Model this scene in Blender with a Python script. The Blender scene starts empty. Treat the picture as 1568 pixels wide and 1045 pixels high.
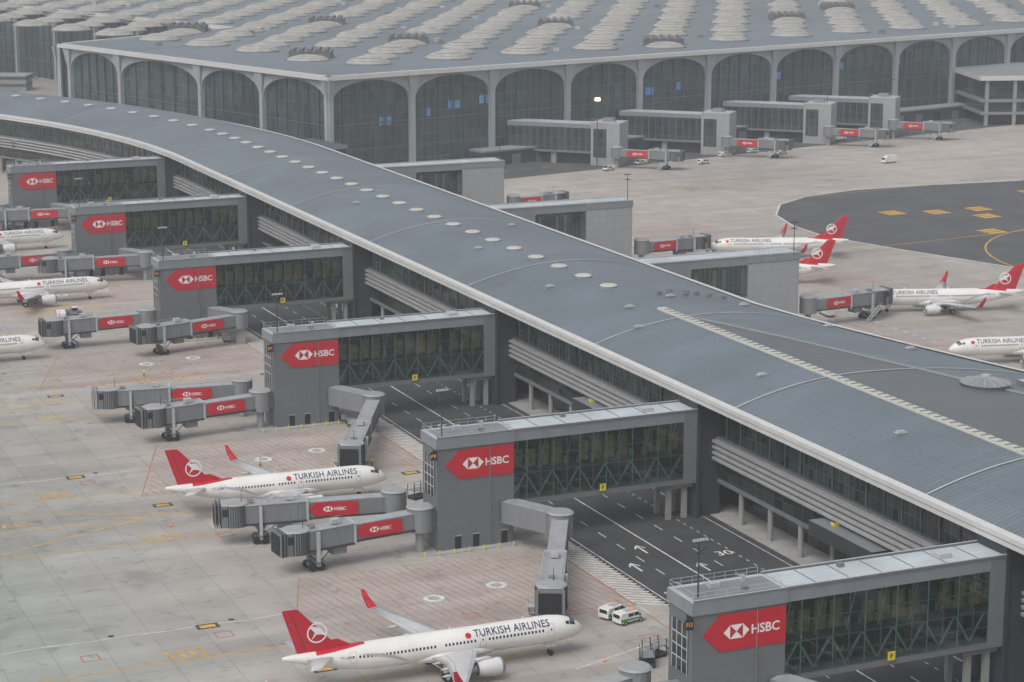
import bpy, bmesh, math, random
from mathutils import Vector, Matrix
random.seed(7)
sc=bpy.context.scene
ANG=math.atan2(.4002,.9164); OX,OY=22.7,262.6
U=(-0.4002,0.9164); V=(0.9164,0.4002)
def PW(t,s): return (OX+t*V[0]+s*U[0], OY+t*V[1]+s*U[1])

# ---------------- materials ----------------
MATS={}
def nodes(name):
    m=bpy.data.materials.new(name); m.use_nodes=True
    nt=m.node_tree; b=nt.nodes["Principled BSDF"]; return m,nt,b
def N(nt,t,**k):
    n=nt.nodes.new(t)
    for a,v in k.items(): setattr(n,a,v)
    return n
def basic(name,col,rough=.6,metal=0,var=.12,vscale=.4,spec=.5,streak=False):
    m,nt,b=nodes(name)
    tc=N(nt,"ShaderNodeTexCoord"); no=N(nt,"ShaderNodeTexNoise"); no.inputs["Scale"].default_value=vscale; no.inputs["Detail"].default_value=6
    mp=N(nt,"ShaderNodeMapping"); 
    if streak: mp.inputs["Scale"].default_value=(1,1,.15)
    nt.links.new(tc.outputs["Object"],mp.inputs[0]); nt.links.new(mp.outputs[0],no.inputs["Vector"])
    mr=N(nt,"ShaderNodeMapRange"); mr.inputs[1].default_value=.3; mr.inputs[2].default_value=.7; mr.inputs[3].default_value=1-var; mr.inputs[4].default_value=1+var
    nt.links.new(no.outputs[0],mr.inputs[0])
    mx=N(nt,"ShaderNodeVectorMath",operation='SCALE'); mx.inputs[0].default_value=col[:3]
    nt.links.new(mr.outputs[0],mx.inputs["Scale"]); nt.links.new(mx.outputs[0],b.inputs["Base Color"])
    b.inputs["Roughness"].default_value=rough; b.inputs["Metallic"].default_value=metal
    b.inputs["Specular IOR Level"].default_value=spec
    MATS[name]=m; return m
def bricky(name,col,line,bw,bh,mort,rough=.5,var=.12,coords="wall",offset=0.0,metal=0,nscale=.05,nvar=.15,spec=.5,pane=None):
    m,nt,b=nodes(name)
    tc=N(nt,"ShaderNodeTexCoord")
    br=N(nt,"ShaderNodeTexBrick"); br.offset=offset; br.squash=1
    br.inputs["Scale"].default_value=1; br.inputs["Brick Width"].default_value=bw; br.inputs["Row Height"].default_value=bh
    br.inputs["Mortar Size"].default_value=mort; br.inputs["Mortar Smooth"].default_value=.1
    c1=[max(0,c*(1-var)) for c in col]; c2=[c*(1+var) for c in col]
    if pane: c2=list(pane)
    br.inputs["Color1"].default_value=(*c1,1); br.inputs["Color2"].default_value=(*c2,1); br.inputs["Mortar"].default_value=(*line,1)
    if coords=="wall":
        sp=N(nt,"ShaderNodeSeparateXYZ"); ad=N(nt,"ShaderNodeMath",operation='ADD'); cb=N(nt,"ShaderNodeCombineXYZ")
        nt.links.new(tc.outputs["Object"],sp.inputs[0]); nt.links.new(sp.outputs[0],ad.inputs[0]); nt.links.new(sp.outputs[1],ad.inputs[1])
        nt.links.new(ad.outputs[0],cb.inputs[0]); nt.links.new(sp.outputs[2],cb.inputs[1]); src=cb.outputs[0]
    elif coords=="uv": src=tc.outputs["UV"]
    else: src=tc.outputs["Object"]
    nt.links.new(src,br.inputs["Vector"])
    no=N(nt,"ShaderNodeTexNoise"); no.inputs["Scale"].default_value=nscale; no.inputs["Detail"].default_value=8
    nt.links.new(tc.outputs["Object"],no.inputs["Vector"])
    mr=N(nt,"ShaderNodeMapRange"); mr.inputs[1].default_value=.3; mr.inputs[2].default_value=.7; mr.inputs[3].default_value=1-nvar; mr.inputs[4].default_value=1+nvar
    nt.links.new(no.outputs[0],mr.inputs[0])
    mx=N(nt,"ShaderNodeVectorMath",operation='SCALE')
    nt.links.new(br.outputs["Color"],mx.inputs[0]); nt.links.new(mr.outputs[0],mx.inputs["Scale"])
    nt.links.new(mx.outputs[0],b.inputs["Base Color"])
    b.inputs["Roughness"].default_value=rough; b.inputs["Metallic"].default_value=metal; b.inputs["Specular IOR Level"].default_value=spec
    MATS[name]=m; return m

basic("grey_frame",(.17,.18,.19),.5,var=.08)
basic("fascia_grey",(.22,.24,.255),.45,var=.08,streak=True)
basic("dark_metal",(.04,.043,.048),.5)
basic("dark_wall",(.040,.048,.058),.6)
basic("black_hole",(.012,.012,.014),.7)
basic("white_trim",(.60,.60,.59),.5,var=.06)
basic("light_metal",(.42,.44,.46),.4,var=.1)
basic("louver",(.46,.46,.46),.5,var=.06)
basic("column_concrete",(.30,.30,.295),.8)
basic("ochre_panel",(.27,.17,.06),.6,var=.5,vscale=.9)
basic("truss_green",(.24,.33,.30),.5,var=.1)
basic("sign_red",(.50,.012,.025),.45,var=.04)
basic("sign_white",(.8,.8,.8),.5,var=.02)
basic("yellow_sign",(.75,.62,.02),.5,var=.02)
basic("orange_text",(.85,.40,.05),.5,var=.02)
basic("tunnel_grey",(.20,.21,.22),.45,var=.12,streak=True)
basic("tunnel_roof",(.32,.335,.345),.5,var=.15)
basic("aircraft_white",(.78,.77,.745),.28,var=.05,vscale=.25)
basic("wing_grey",(.50,.51,.52),.35,var=.08)
basic("engine_grey",(.66,.66,.66),.3,var=.05)
basic("bare_metal",(.35,.35,.36),.35,metal=.6)
basic("tail_red",(.52,.012,.03),.35,var=.04)
basic("navy",(.02,.03,.09),.4,var=.02)
basic("feather_grey",(.42,.43,.45),.4,var=.04)
basic("window_dark",(.02,.024,.03),.15,var=.1)
basic("tyre",(.02,.02,.02),.8)
basic("skylight_cream",(.52,.51,.46),.5,var=.08,vscale=1)
basic("dome_cream",(.38,.375,.35),.65,var=.14,vscale=.3)
basic("dome_rib",(.20,.21,.21),.7,var=.1,vscale=.3)
basic("dome_dark",(.13,.14,.145),.6,var=.2,vscale=.3)
basic("paint_white",(.62,.62,.60),.7,var=.3,vscale=.8)
basic("paint_yellow",(.58,.35,.06),.7,var=.3,vscale=.5)
basic("paint_red",(.44,.16,.125),.7,var=.3,vscale=.5)
basic("paint_orange",(.66,.38,.04),.7,var=.2,vscale=.8)
basic("rubber_stain",(.24,.23,.215),.8,var=.2)
basic("van_white",(.78,.78,.77),.3,var=.03)
basic("van_green",(.05,.35,.09),.4,var=.03)
basic("hi_vis",(.6,.75,.05),.7,var=.05)
basic("trousers",(.03,.035,.06),.8)
basic("skin",(.45,.28,.2),.6)
basic("cone_orange",(.8,.15,.03),.6)
basic("kerb",(.36,.36,.345),.8)
basic("haze_concrete",(.30,.31,.32),.8,var=.1,vscale=.1)  # haze_ tones: distance haze baked into the far-building colours
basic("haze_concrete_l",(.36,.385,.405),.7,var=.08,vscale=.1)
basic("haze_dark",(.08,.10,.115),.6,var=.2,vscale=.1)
basic("screen_blue",(.12,.30,.58),.3,var=.3)
bricky("cladding",(.150,.158,.168),(.115,.12,.127),3.35,1.7,.035,.5,.012,nvar=.07,nscale=.12)
bricky("cladding_light",(.33,.34,.35),(.22,.23,.24),2.4,1.9,.04,.5,.03,nvar=.06)
bricky("pier_roof",(.145,.177,.203),(.085,.104,.12),9.0,1.05,.08,.45,.07,coords="uv",nscale=.045,nvar=.15,spec=.4,offset=.3)
bricky("ribbed_roof",(.085,.098,.105),(.17,.18,.185),300,.95,.18,.5,.03,coords="uv",nvar=.08)
bricky("gate_roof",(.50,.55,.58),(.30,.34,.36),60,.6,.05,.45,.05,coords="obj",nvar=.14,nscale=.2)
bricky("facade_glass",(.020,.036,.038),(.13,.155,.155),1.5,2.2,.06,.12,.4,coords="uv",pane=(.055,.08,.078),nvar=.5,nscale=.08,spec=.5)
bricky("low_glass",(.016,.024,.028),(.07,.08,.08),3.0,1.8,.08,.15,.4,coords="uv",pane=(.045,.055,.055),nvar=.5,nscale=.1)
bricky("glass_wall",(.025,.038,.043),(.08,.10,.105),2.7,3.2,.12,.15,.3,coords="wall",pane=(.045,.062,.067),nvar=.4,nscale=.1)
bricky("terminal_glass",(.040,.070,.072),(.10,.135,.135),2.9,4.2,.16,.2,.3,coords="uv",pane=(.068,.10,.098),nvar=.4,nscale=.04,spec=.45)
bricky("terminal_roof",(.150,.182,.208),(.25,.28,.30),35.8,8.95,.30,.55,.05,coords="uv",nvar=.13,nscale=.015,spec=.3)
m,nt,b=nodes("bridge_glass")
tr=N(nt,"ShaderNodeBsdfTransparent"); tr.inputs[0].default_value=(.52,.64,.59,1)
gl=N(nt,"ShaderNodeBsdfGlossy"); gl.inputs[0].default_value=(.75,.85,.85,1); gl.inputs[1].default_value=.03
mix=N(nt,"ShaderNodeMixShader"); mix.inputs[0].default_value=.10
nt.links.new(tr.outputs[0],mix.inputs[1]); nt.links.new(gl.outputs[0],mix.inputs[2]); nt.links.new(mix.outputs[0],nt.nodes["Material Output"].inputs[0]); MATS["bridge_glass"]=m
m,nt,b=nodes("lamp_lit"); b.inputs["Emission Color"].default_value=(1,.8,.5,1); b.inputs["Emission Strength"].default_value=8; MATS["lamp_lit"]=m
def apron_mat():
    m,nt,b=nodes("apron_concrete"); tc=N(nt,"ShaderNodeTexCoord"); L=nt.links.new
    br=N(nt,"ShaderNodeTexBrick"); br.offset=0
    for k,v in (("Scale",1),("Brick Width",7.5),("Row Height",7.5),("Mortar Size",.06)): br.inputs[k].default_value=v
    br.inputs["Color1"].default_value=(.395,.368,.334,1); br.inputs["Color2"].default_value=(.445,.417,.38,1); br.inputs["Mortar"].default_value=(.29,.27,.245,1)
    L(tc.outputs["Object"],br.inputs["Vector"])
    def noise(scale,lo,hi,detail=8,st=None,r0=.3,r1=.7):
        n=N(nt,"ShaderNodeTexNoise"); n.inputs["Scale"].default_value=scale; n.inputs["Detail"].default_value=detail
        if st:
            mp=N(nt,"ShaderNodeMapping"); mp.inputs["Scale"].default_value=st; L(tc.outputs["Object"],mp.inputs[0]); L(mp.outputs[0],n.inputs["Vector"])
        else: L(tc.outputs["Object"],n.inputs["Vector"])
        r=N(nt,"ShaderNodeMapRange"); r.inputs[1].default_value=r0; r.inputs[2].default_value=r1; r.inputs[3].default_value=lo; r.inputs[4].default_value=hi
        L(n.outputs[0],r.inputs[0]); return r.outputs[0]
    a=noise(.012,.84,1.12); c=noise(.15,.91,1.07); d=noise(.05,.84,1.07,st=(.2,3,1)); e=noise(.35,1,.66,r0=.58,r1=.75); f2=noise(.09,1,.80,r0=.60,r1=.70,detail=12)
    cur=br.outputs["Color"]
    for x in (a,c,d,e,f2):
        mx=N(nt,"ShaderNodeVectorMath",operation='SCALE'); L(cur,mx.inputs[0]); L(x,mx.inputs["Scale"]); cur=mx.outputs[0]
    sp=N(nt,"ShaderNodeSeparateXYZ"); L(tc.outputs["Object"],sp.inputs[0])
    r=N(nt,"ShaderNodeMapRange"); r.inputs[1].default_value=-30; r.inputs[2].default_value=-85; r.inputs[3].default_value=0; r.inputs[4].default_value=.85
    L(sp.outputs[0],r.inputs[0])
    mm=N(nt,"ShaderNodeMix",data_type='RGBA'); mm.blend_type='MULTIPLY'; L(r.outputs[0],mm.inputs[0]); L(cur,mm.inputs[6]); mm.inputs[7].default_value=(.70,.86,.88,1)  # blue-green window reflection painted into the concrete colour towards the left
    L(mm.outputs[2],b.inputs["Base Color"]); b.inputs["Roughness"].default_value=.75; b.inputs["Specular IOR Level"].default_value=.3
    MATS["apron_concrete"]=m
apron_mat()
basic("asphalt",(.050,.053,.058),.85,var=.28,vscale=.12)
basic("asphalt_mid",(.085,.086,.09),.85,var=.18,vscale=.08)
basic("asphalt_old",(.13,.13,.13),.85,var=.15,vscale=.06)

# ---------------- mesh builder ----------------
COL=sc.collection
def link(o,parent=None):
    COL.objects.link(o)
    if parent: o.parent=parent
    return o
class MB:
    def __init__(s): s.v=[];s.f=[];s.m=[];s.ml=[];s.uv=[]
    def mi(s,m):
        if m not in s.ml: s.ml.append(m)
        return s.ml.index(m)
    def face(s,pts,mat,uv=None):
        n=len(s.v); s.v.extend([tuple(p) for p in pts]); s.f.append(list(range(n,n+len(pts)))); s.m.append(s.mi(mat)); s.uv.append(uv)
    def mesh(s,vs,fs,mat):
        n=len(s.v); s.v.extend([tuple(p) for p in vs]); k=s.mi(mat)
        for f in fs: s.f.append([n+i for i in f]); s.m.append(k); s.uv.append(None)
    def box(s,x0,x1,y0,y1,z0,z1,mat,top=None):
        v=[(x0,y0,z0),(x1,y0,z0),(x1,y1,z0),(x0,y1,z0),(x0,y0,z1),(x1,y0,z1),(x1,y1,z1),(x0,y1,z1)]
        s.mesh(v,[(0,3,2,1),(0,1,5,4),(1,2,6,5),(2,3,7,6),(3,0,4,7)],mat); s.mesh(v[4:],[(0,1,2,3)],top or mat)
    def beam(s,p0,p1,w,h,mat,top=None):
        p0=Vector(p0);p1=Vector(p1);d=(p1-p0).normalized()
        up=Vector((0,0,1)) if abs(d.z)<.95 else Vector((1,0,0))
        r=d.cross(up).normalized(); q=r.cross(d).normalized()
        v=[]
        for p in (p0,p1):
            for a,b in ((-1,-1),(1,-1),(1,1),(-1,1)): v.append(p+r*a*w/2+q*b*h/2)
        s.mesh(v,[(0,1,2,3),(7,6,5,4),(0,4,5,1),(1,5,6,2),(3,7,4,0)],mat); s.mesh(v,[(2,6,7,3)],top or mat)
    def cyl(s,p0,p1,r0,r1,n,mat,caps=True):
        p0=Vector(p0);p1=Vector(p1);d=(p1-p0).normalized()
        up=Vector((0,0,1)) if abs(d.z)<.95 else Vector((1,0,0))
        a=d.cross(up).normalized(); b=d.cross(a)
        v=[p0+(a*math.cos(i*2*math.pi/n)+b*math.sin(i*2*math.pi/n))*r0 for i in range(n)]+[p1+(a*math.cos(i*2*math.pi/n)+b*math.sin(i*2*math.pi/n))*r1 for i in range(n)]
        f=[(i,(i+1)%n,n+(i+1)%n,n+i) for i in range(n)]
        if caps: f+= [tuple(range(n-1,-1,-1)),tuple(range(n,2*n))]
        s.mesh(v,f,mat)
    def loft(s,rings,mat,caps=True,closed=True):
        n=len(rings[0]); v=[p for r in rings for p in r]; f=[]
        for k in range(len(rings)-1):
            for i in range(n if closed else n-1): f.append((k*n+i,k*n+(i+1)%n,(k+1)*n+(i+1)%n,(k+1)*n+i))
        if caps: f+=[tuple(range(n-1,-1,-1)),tuple(range((len(rings)-1)*n,len(rings)*n))]
        s.mesh(v,f,mat)
    def data(s,name,smooth=False):
        me=bpy.data.meshes.new(name); me.from_pydata(s.v,[],s.f)
        for m in s.ml: me.materials.append(MATS[m])
        me.polygons.foreach_set("material_index",s.m)
        if any(s.uv):
            ul=me.uv_layers.new(name="UVMap")
            for p,u in zip(me.polygons,s.uv):
                if u:
                    for li,c in zip(p.loop_indices,u): ul.data[li].uv=c
        if smooth:
            me.polygons.foreach_set("use_smooth",[True]*len(s.f)); me.update()
            bm=bmesh.new(); bm.from_mesh(me)
            bmesh.ops.remove_doubles(bm,verts=bm.verts,dist=.0005); bmesh.ops.recalc_face_normals(bm,faces=bm.faces)
            bm.to_mesh(me); bm.free()
        me.update()
        return me
    def obj(s,name,parent=None,smooth=False): return link(bpy.data.objects.new(name,s.data(name,smooth)),parent)
def empty(name,t,s,rot=0,z=0):
    e=bpy.data.objects.new(name,None); x,y=PW(t,s); e.location=(x,y,z); e.rotation_euler=(0,0,ANG+rot); e.empty_display_size=.5
    return link(e)
def pier_place(o): o.location=(OX,OY,0); o.rotation_euler=(0,0,ANG); return o
TC={}
def tmesh(body,bold=.0,slices=0,space=1.0):
    k=(body,bold,slices,space)
    if k in TC: return TC[k]
    c=bpy.data.curves.new("t","FONT"); c.body=body; c.size=1; c.offset=bold; c.resolution_u=3; c.space_character=space
    o=bpy.data.objects.new("t",c); COL.objects.link(o); dg=bpy.context.evaluated_depsgraph_get(); dg.update()
    me=bpy.data.meshes.new_from_object(o.evaluated_get(dg))
    if slices:
        bm=bmesh.new(); bm.from_mesh(me)
        for i in range(slices): bmesh.ops.bisect_plane(bm,geom=bm.verts[:]+bm.edges[:]+bm.faces[:],plane_co=(0,.75*(i+.5)/slices,0),plane_no=(0,1,0))
        bm.to_mesh(me); bm.free()
    v=[(p.co.x,p.co.y) for p in me.vertices]; f=[tuple(p.vertices) for p in me.polygons]
    x0=min(a[0] for a in v); x1=max(a[0] for a in v); y0=min(a[1] for a in v);y1=max(a[1] for a in v)
    v=[(a-x0,b-y0) for a,b in v]; TC[k]=(v,f,x1-x0,y1-y0)
    bpy.data.objects.remove(o); bpy.data.curves.remove(c); bpy.data.meshes.remove(me); return TC[k]
def put_text(mb,body,org,xd,up,nrm,h=None,w=None,mat="sign_white",bold=.03):
    v,f,W,Hh=tmesh(body,bold); k=(h/Hh) if h else w/W; kx=(w/W) if w else k
    org=Vector(org);xd=Vector(xd);up=Vector(up)
    mb.mesh([org+xd*(a*kx)+up*(b*k) for a,b in v],f,mat); return W*kx
def hsbc(mb,org,xd,up,w,h,arrow=True):
    org=Vector(org);xd=Vector(xd).normalized();up=Vector(up).normalized();n=xd.cross(up)
    P=lambda x,y,o:org+xd*x+up*y+n*o
    a=h*.5
    pts=[(a,0),(w,0),(w,h),(a,h),(0,h/2)]
    mb.face([P(x,y,.12) for x,y in pts],"sign_red")
    for i in range(5):
        p=pts[i];q=pts[(i+1)%5]; mb.face([P(*p,0),P(*q,0),P(*q,.12),P(*p,.12)],"sign_red")
    lh=h*.38; cx=w*.40; cy=h*.5; r=lh/2
    for tri in ([(-2*r,0),(-r,-r),(-r,r)],[(2*r,0),(r,r),(r,-r)],[(-r,r),(0,0),(r,r)],[(-r,-r),(r,-r),(0,0)]):
        mb.face([P(cx+x,cy+y,.135) for x,y in tri],"sign_white")
    put_text(mb,"HSBC",P(cx+2.35*r,cy-h*.13,.135),xd,up,n,h=h*.26,bold=.02)

# ---------------- ground ----------------
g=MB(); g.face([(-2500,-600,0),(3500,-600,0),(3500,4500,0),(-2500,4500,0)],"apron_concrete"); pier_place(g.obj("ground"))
def poly(name,pts,mat,z):
    mb=MB(); mb.face([(t,s,z) for t,s in pts],mat); return pier_place(mb.obj(name))
poly("service_road",[(22,-120),(50.5,-120),(50.5,470),(22,470)],"asphalt",.004)
def arcpts(cx,cy,r,a0,a1,n): return [(cx+r*math.cos(math.radians(a0+(a1-a0)*i/n)),cy+r*math.sin(math.radians(a0+(a1-a0)*i/n))) for i in range(n+1)]
pts=[(700,180),(700,470),(420,412)]+[(343,398),(305,402),(277,402),(255,396),(238,384),(226,366),(220,345),(219,325),(226,300),(239,262),(262,225),(300,200)]
poly("taxiway_asphalt",pts,"asphalt_mid",.004)
mk=MB()
def line(p,q,w,mat,z=.010):
    p=Vector((p[0],p[1],0));q=Vector((q[0],q[1],0));d=(q-p).normalized();r=Vector((-d.y,d.x,0))*w/2
    mk.face([(a.x,a.y,z) for a in (p-r,q-r,q+r,p+r)],mat)
def plin(pts,w,mat,z=.010):
    for a,b in zip(pts,pts[1:]): line(a,b,w,mat,z)
def dash(p,q,w,mat,on,off,z=.010):
    p=Vector(p);q=Vector(q);L=(q-p).length;d=(q-p)/L;x=0
    while x<L:
        e=min(L,x+on); line(p+d*x,p+d*e,w,mat,z); x+=on+off
def disc(t,s,r,mat,z=.012,n=20): mk.face([(t+r*math.cos(i*2*math.pi/n),s+r*math.sin(i*2*math.pi/n),z) for i in range(n)],mat)
def gtext(body,t,s,h,mat,z=.03,rot=0):
    c_,s_=math.cos(rot),math.sin(rot); put_text(mk,body,(t,s,z),(c_,s_,0),(-s_,c_,0),(0,0,1),h=h,mat=mat,bold=.01)
plin(pts[3:],.6,"paint_white",.012)
for t in (23,49): line((t,-120),(t,460),.18,"paint_white")
line((33.5,-120),(33.5,440),.3,"paint_white"); 
dash((28.5,-120),(28.5,440),.2,"paint_white",3,4); dash((39,-120),(39,440),.2,"paint_white",3,4); dash((44,-120),(44,440),.18,"paint_white",1,1.4)
for k in range(-1,5):
    s0=86.8*k
    for i in range(24):
        y=s0-37+i*1.35
        line((18.2,y+1.7),(22.4,y-1),.42,"paint_white",.014)
    line((18,s0-40),(18,s0-3),.18,"paint_white",.011); 
    for t,yy in ((31,s0-14),(36,s0-26),(26,s0-22)):
        line((t,yy),(t,yy+4),.35,"paint_white"); line((t-.9,yy+2.6),(t,yy+4.2),.35,"paint_white",.014); line((t+.9,yy+2.6),(t,yy+4.2),.35,"paint_white",.018)
    gtext("30",41,s0-20,2.2,"paint_white"); gtext("STOP",24.2,s0-34,1.5,"paint_white")
    for i in range(38):
        x=-34+i*1.42; a0=s0-36; a1=s0-4.5
        if x<-20: a1=a0+(a1-a0)*max(.08,(x+36)/16.)
        ln=(a1-a0); line((x+1,a0),(x+1-6*ln/31,a1),.15,"paint_red",.011)
    plin([(-36,s0-36.2),(17.6,s0-36.2),(17.6,s0-3.2)],.24,"paint_red",.013); line((-25,s0-4),(-36,s0-36),.2,"paint_red",.013)
    for t,y in ((-9,s0-21),(2.2,s0-19)):
        disc(t,y,2.0,"apron_concrete",.015); disc(t,y,1.65,"paint_white",.019); disc(t,y,.95,"kerb",.023)
    c=s0+38
    line((-170,c),(-5,c),.34,"paint_yellow",.012)
    line((-130,c-14),(-24,c-14),.3,"paint_yellow",.015)
    plin([(-170,c-24),(-95,c-21),(-62,c-10),(-40,c-.5)],.32,"paint_yellow",.013)
    plin([(-170,c+26),(-85,c+21),(-57,c+10),(-34,c+.5)],.32,"paint_yellow",.014)
    line((-170,c+17),(-30,c+17),.3,"paint_yellow",.0175)
    dash((-170,c+12),(-36,c+12),.22,"rubber_stain",1.4,1.6,.011); dash((-170,c-30),(-36,c-30),.22,"rubber_stain",1.4,1.6,.011)
    plin([(-170+6*i,c+30+(.3 if i%2 else -.3)) for i in range(24)],.2,"paint_white",.016)
    for i in range(0,24,3): disc(-166+6*i,c+30.9,.5,"dark_wall",.020,8)
    for (t0,y0) in ((-52,c+20),(-24,c+11),(-15,c+12),(-19,c+6.5),(-41,c-12),(-6,c+11)):
        for i in range(4): line((t0+i*1.6,y0-1.6),(t0+i*1.6-.8,y0+1.6),.45,"paint_yellow",.019)
        line((t0-1.4,y0-2.0),(t0+5.8,y0-2.0),.2,"paint_yellow",.022)
    for j,tt in enumerate((-3,-6,-9,-13,-17)): line((tt,c-1.6),(tt,c+1.6),.3,"paint_yellow",.0185)
    gtext("F%d"%(14-k*2),-62,c+3,2.4,"paint_yellow"); gtext("A321",-16,c+2.2,1.2,"paint_yellow"); gtext("B738",-22,c+2.2,1.2,"paint_yellow")
    for (t0,y0) in ((-44,c+24),(-58,c+3),(12,c-2),(-30,c-16),(-64,c+22),(-20,c-18),(-8,c+17)):
        plin([(t0,y0),(t0+2.4,y0),(t0+2.4,y0+2.4),(t0,y0+2.4),(t0,y0)],.2,"paint_red",.027)
    for (t0,y0) in ((-44,c+29.5),(13,c+8),(-34,c+6)):
        mk.face([(t0-1.7,y0-1,.024),(t0+1.7,y0-1,.024),(t0+1.7,y0+1,.024),(t0-1.7,y0+1,.024)],"dark_wall")
        mk.face([(t0-1.2,y0-.6,.029),(t0+1.2,y0-.6,.029),(t0+1.2,y0+.6,.029),(t0-1.2,y0+.6,.029)],"paint_yellow")
    plin([(-34,c+14),(14,c+14)],.2,"paint_red",.017); plin([(14,c+14),(17.5,c+8),(17.5,s0+2)],.2,"paint_red",.017)
    plin([(-2,c-8),(12,c-3),(17,c-12)],.22,"paint_white",.025)
for cx,cy in ((292,348),(330,372),(352,372),(262,352),(276,348),(286,335),(270,310),(284,305),(320,300),(345,270)):
    for i in range(3):
        line((cx-3.5,cy+i*2.6),(cx+3.5,cy+i*2.6+.6),1.7,"paint_orange",.016)
for r in (38,60): plin(arcpts(300,255,r,60,200,20),.5,"paint_yellow",.014)
plin([(200,420),(260,440),(420,455)],.45,"paint_yellow",.014)
for k in range(4):
    s0=120+k*88
    line((160,s0),(330,s0+20),.35,"paint_yellow",.012); line((160,s0+30),(250,s0+44),.3,"paint_red",.013)
    dash((165,s0-20),(165,s0+50),.4,"paint_white",2,2,.012); dash((158,s0-20),(158,s0+50),.3,"paint_red",6,.3,.016)
    for i in range(22): line((160+i*1.8,s0-40),(155+i*1.8,s0-16),.2,"paint_red",.014)
pier_place(mk.obj("painted_markings"))

# ---------------- gate building ----------------
def gate_parts():
    parts=[]
    W=6.4
    a=MB()
    a.box(0,13.4,0,W,0,17.2,"cladding"); 
    a.box(-.25,13.65,-.25,W+.25,17.2,19,"fascia_grey","gate_roof"); 
    a.box(.5,13.1,.7,W-.7,19,19.05,"tunnel_grey")
    a.box(-.12,-.01,1.2,W-1.2,9,15.5,"window_dark")
    for z in (10.6,12.2,13.8): a.box(-.18,-.12,1.1,W-1.1,z,z+.15,"light_metal")
    for y in (1.1,2.5,3.9,W-1.2): a.box(-.2,-.12,y,y+.12,8.9,15.6,"light_metal")
    for x in (3.0,6.2,11.2): a.box(x,x+1.1,-.06,-.005,.1,2.3,"black_hole"); a.box(x-.08,x+1.18,-.10,-.062,2.32,2.45,"light_metal")
    a.box(2,5,-.05,-.004,4.2,5.0,"grey_frame")
    a.cyl((9.2,-.12,0.1),(9.2,-.12,17.2),.09,.09,6,"grey_frame")
    a.box(-1.2,14.6,-1.6,W+1.6,0,.15,"kerb")
    a.cyl((-1.2,W/2,0),(-1.2,W/2,.151),W/2+1.6,W/2+1.6,24,"kerb")
    for i in range(7): a.cyl((-3+i*2.6,-1.9,0),(-3+i*2.6,-1.9,.9),.1,.1,8,"yellow_sign")
    parts.append(("tower",a))
    r=MB()
    for x in [i*1.6 for i in range(9)]: r.cyl((x,.1,19),(x,.1,20.1),.035,.035,5,"light_metal"); r.cyl((x,W-.1,19),(x,W-.1,20.1),.035,.035,5,"light_metal")
    for z in (19.55,20.1):
        r.beam((0,.1,z),(12.8,.1,z),.05,.05,"light_metal"); r.beam((0,W-.1,z),(12.8,W-.1,z),.05,.05,"light_metal"); r.beam((0,.1,z),(0,W-.1,z),.05,.05,"light_metal")
    r.box(4.4,5.8,3.6,4.8,19.06,19.7,"light_metal"); r.box(8,8.8,1.4,2.2,19.06,19.6,"grey_frame")
    r.box(9.5,10,4.5,5,19.06,19.9,"light_metal")
    r.box(38,40,2,4,19.07,19.7,"light_metal"); r.box(24,24.8,4.4,5.2,19.07,19.6,"grey_frame")
    r.cyl((1.3,1.2,19),(1.3,1.2,26.5),.13,.08,8,"dark_metal")
    r.box(.3,2.3,.9,1.5,26.4,26.55,"dark_metal"); r.box(.7,1.9,.95,1.45,24.9,25.05,"dark_metal")
    for dx in (-.9,-.45,0,.45,.9): r.box(1.3+dx-.16,1.3+dx+.16,.7,.9,26.6,26.95,"light_metal"); 
    r.beam((1.3,1.2,25),(2.6,1.2,25.7),.08,.08,"dark_metal"); r.cyl((2.6,1.2,25.7),(2.6,1.2,26.6),.03,.03,5,"dark_metal"); r.beam((1.3,1.2,25.2),(.2,1.2,26),.07,.07,"dark_metal")
    parts.append(("roof_equipment",r))
    b=MB(); X0=13.4;X1=47.2
    b.box(X0+.25,X1,-.12,W+.12,17.2,19,"fascia_grey"); 
    b.box(X0+.4,X1-.2,.3,W-.3,19,19.06,"gate_roof"); b.box(X0,X1,-.3,.05,19,19.3,"grey_frame","light_metal"); b.box(X0,X1,W-.05,W+.3,19,19.3,"grey_frame","light_metal"); b.box(0,X0,-.3,.0,19.01,19.25,"grey_frame","light_metal")
    for x in (18,23,28,33,38,43): b.box(x,x+.12,.3,W-.3,19.06,19.14,"grey_frame")
    b.box(X0,X1,0,W,6.3,7.2,"grey_frame"); 
    b.box(X0,X1,.5,W-.5,11.4,11.8,"dark_metal")
    b.box(X0,X1,3.2,3.3,7.2,17.2,"dark_wall")
    n=14; dx=(X1-X0)/n
    for i in range(n+1):
        x=X0+i*dx
        for y in (-.06,W-.06): b.box(x-.07,x+.07,y,y+.12,7.2,17.2,"truss_green" if i%2 else "grey_frame")
    for y in (-.02,W-.06):
        for z in (9.3,11.5,14.4): b.box(X0,X1,y,y+.08,z,z+.14,"grey_frame")
    rr=random.Random(4)
    for i in range(n):
        x=X0+i*dx
        if i%5!=4: b.box(x+.3,x+dx-.3,1.4,1.5,12.2,15.0+rr.random()*1.4,"ochre_panel")
        b.box(x+.2,x+dx*.6,1.8,1.9,7.6,9.4+1.2*(i%3)*.5,"dark_metal"); b.box(x+.5,x+1.3,2.2,2.6,11.8,13.0,"column_concrete")
        if rr.random()<.5: b.box(x+1.4,x+2.2,2.6,2.9,7.3,8.8+rr.random(),"ochre_panel")
    for i in range(7):
        x=X0+i*dx*2; y=.7
        b.beam((x,y,7.4),(x+dx,y,11.4),.16,.28,"truss_green"); b.beam((x+2*dx,y,7.4),(x+dx,y,11.4),.16,.28,"truss_green")
        b.beam((x,y,11.9),(x+dx*.5,y,17),.08,.16,"truss_green")
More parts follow.
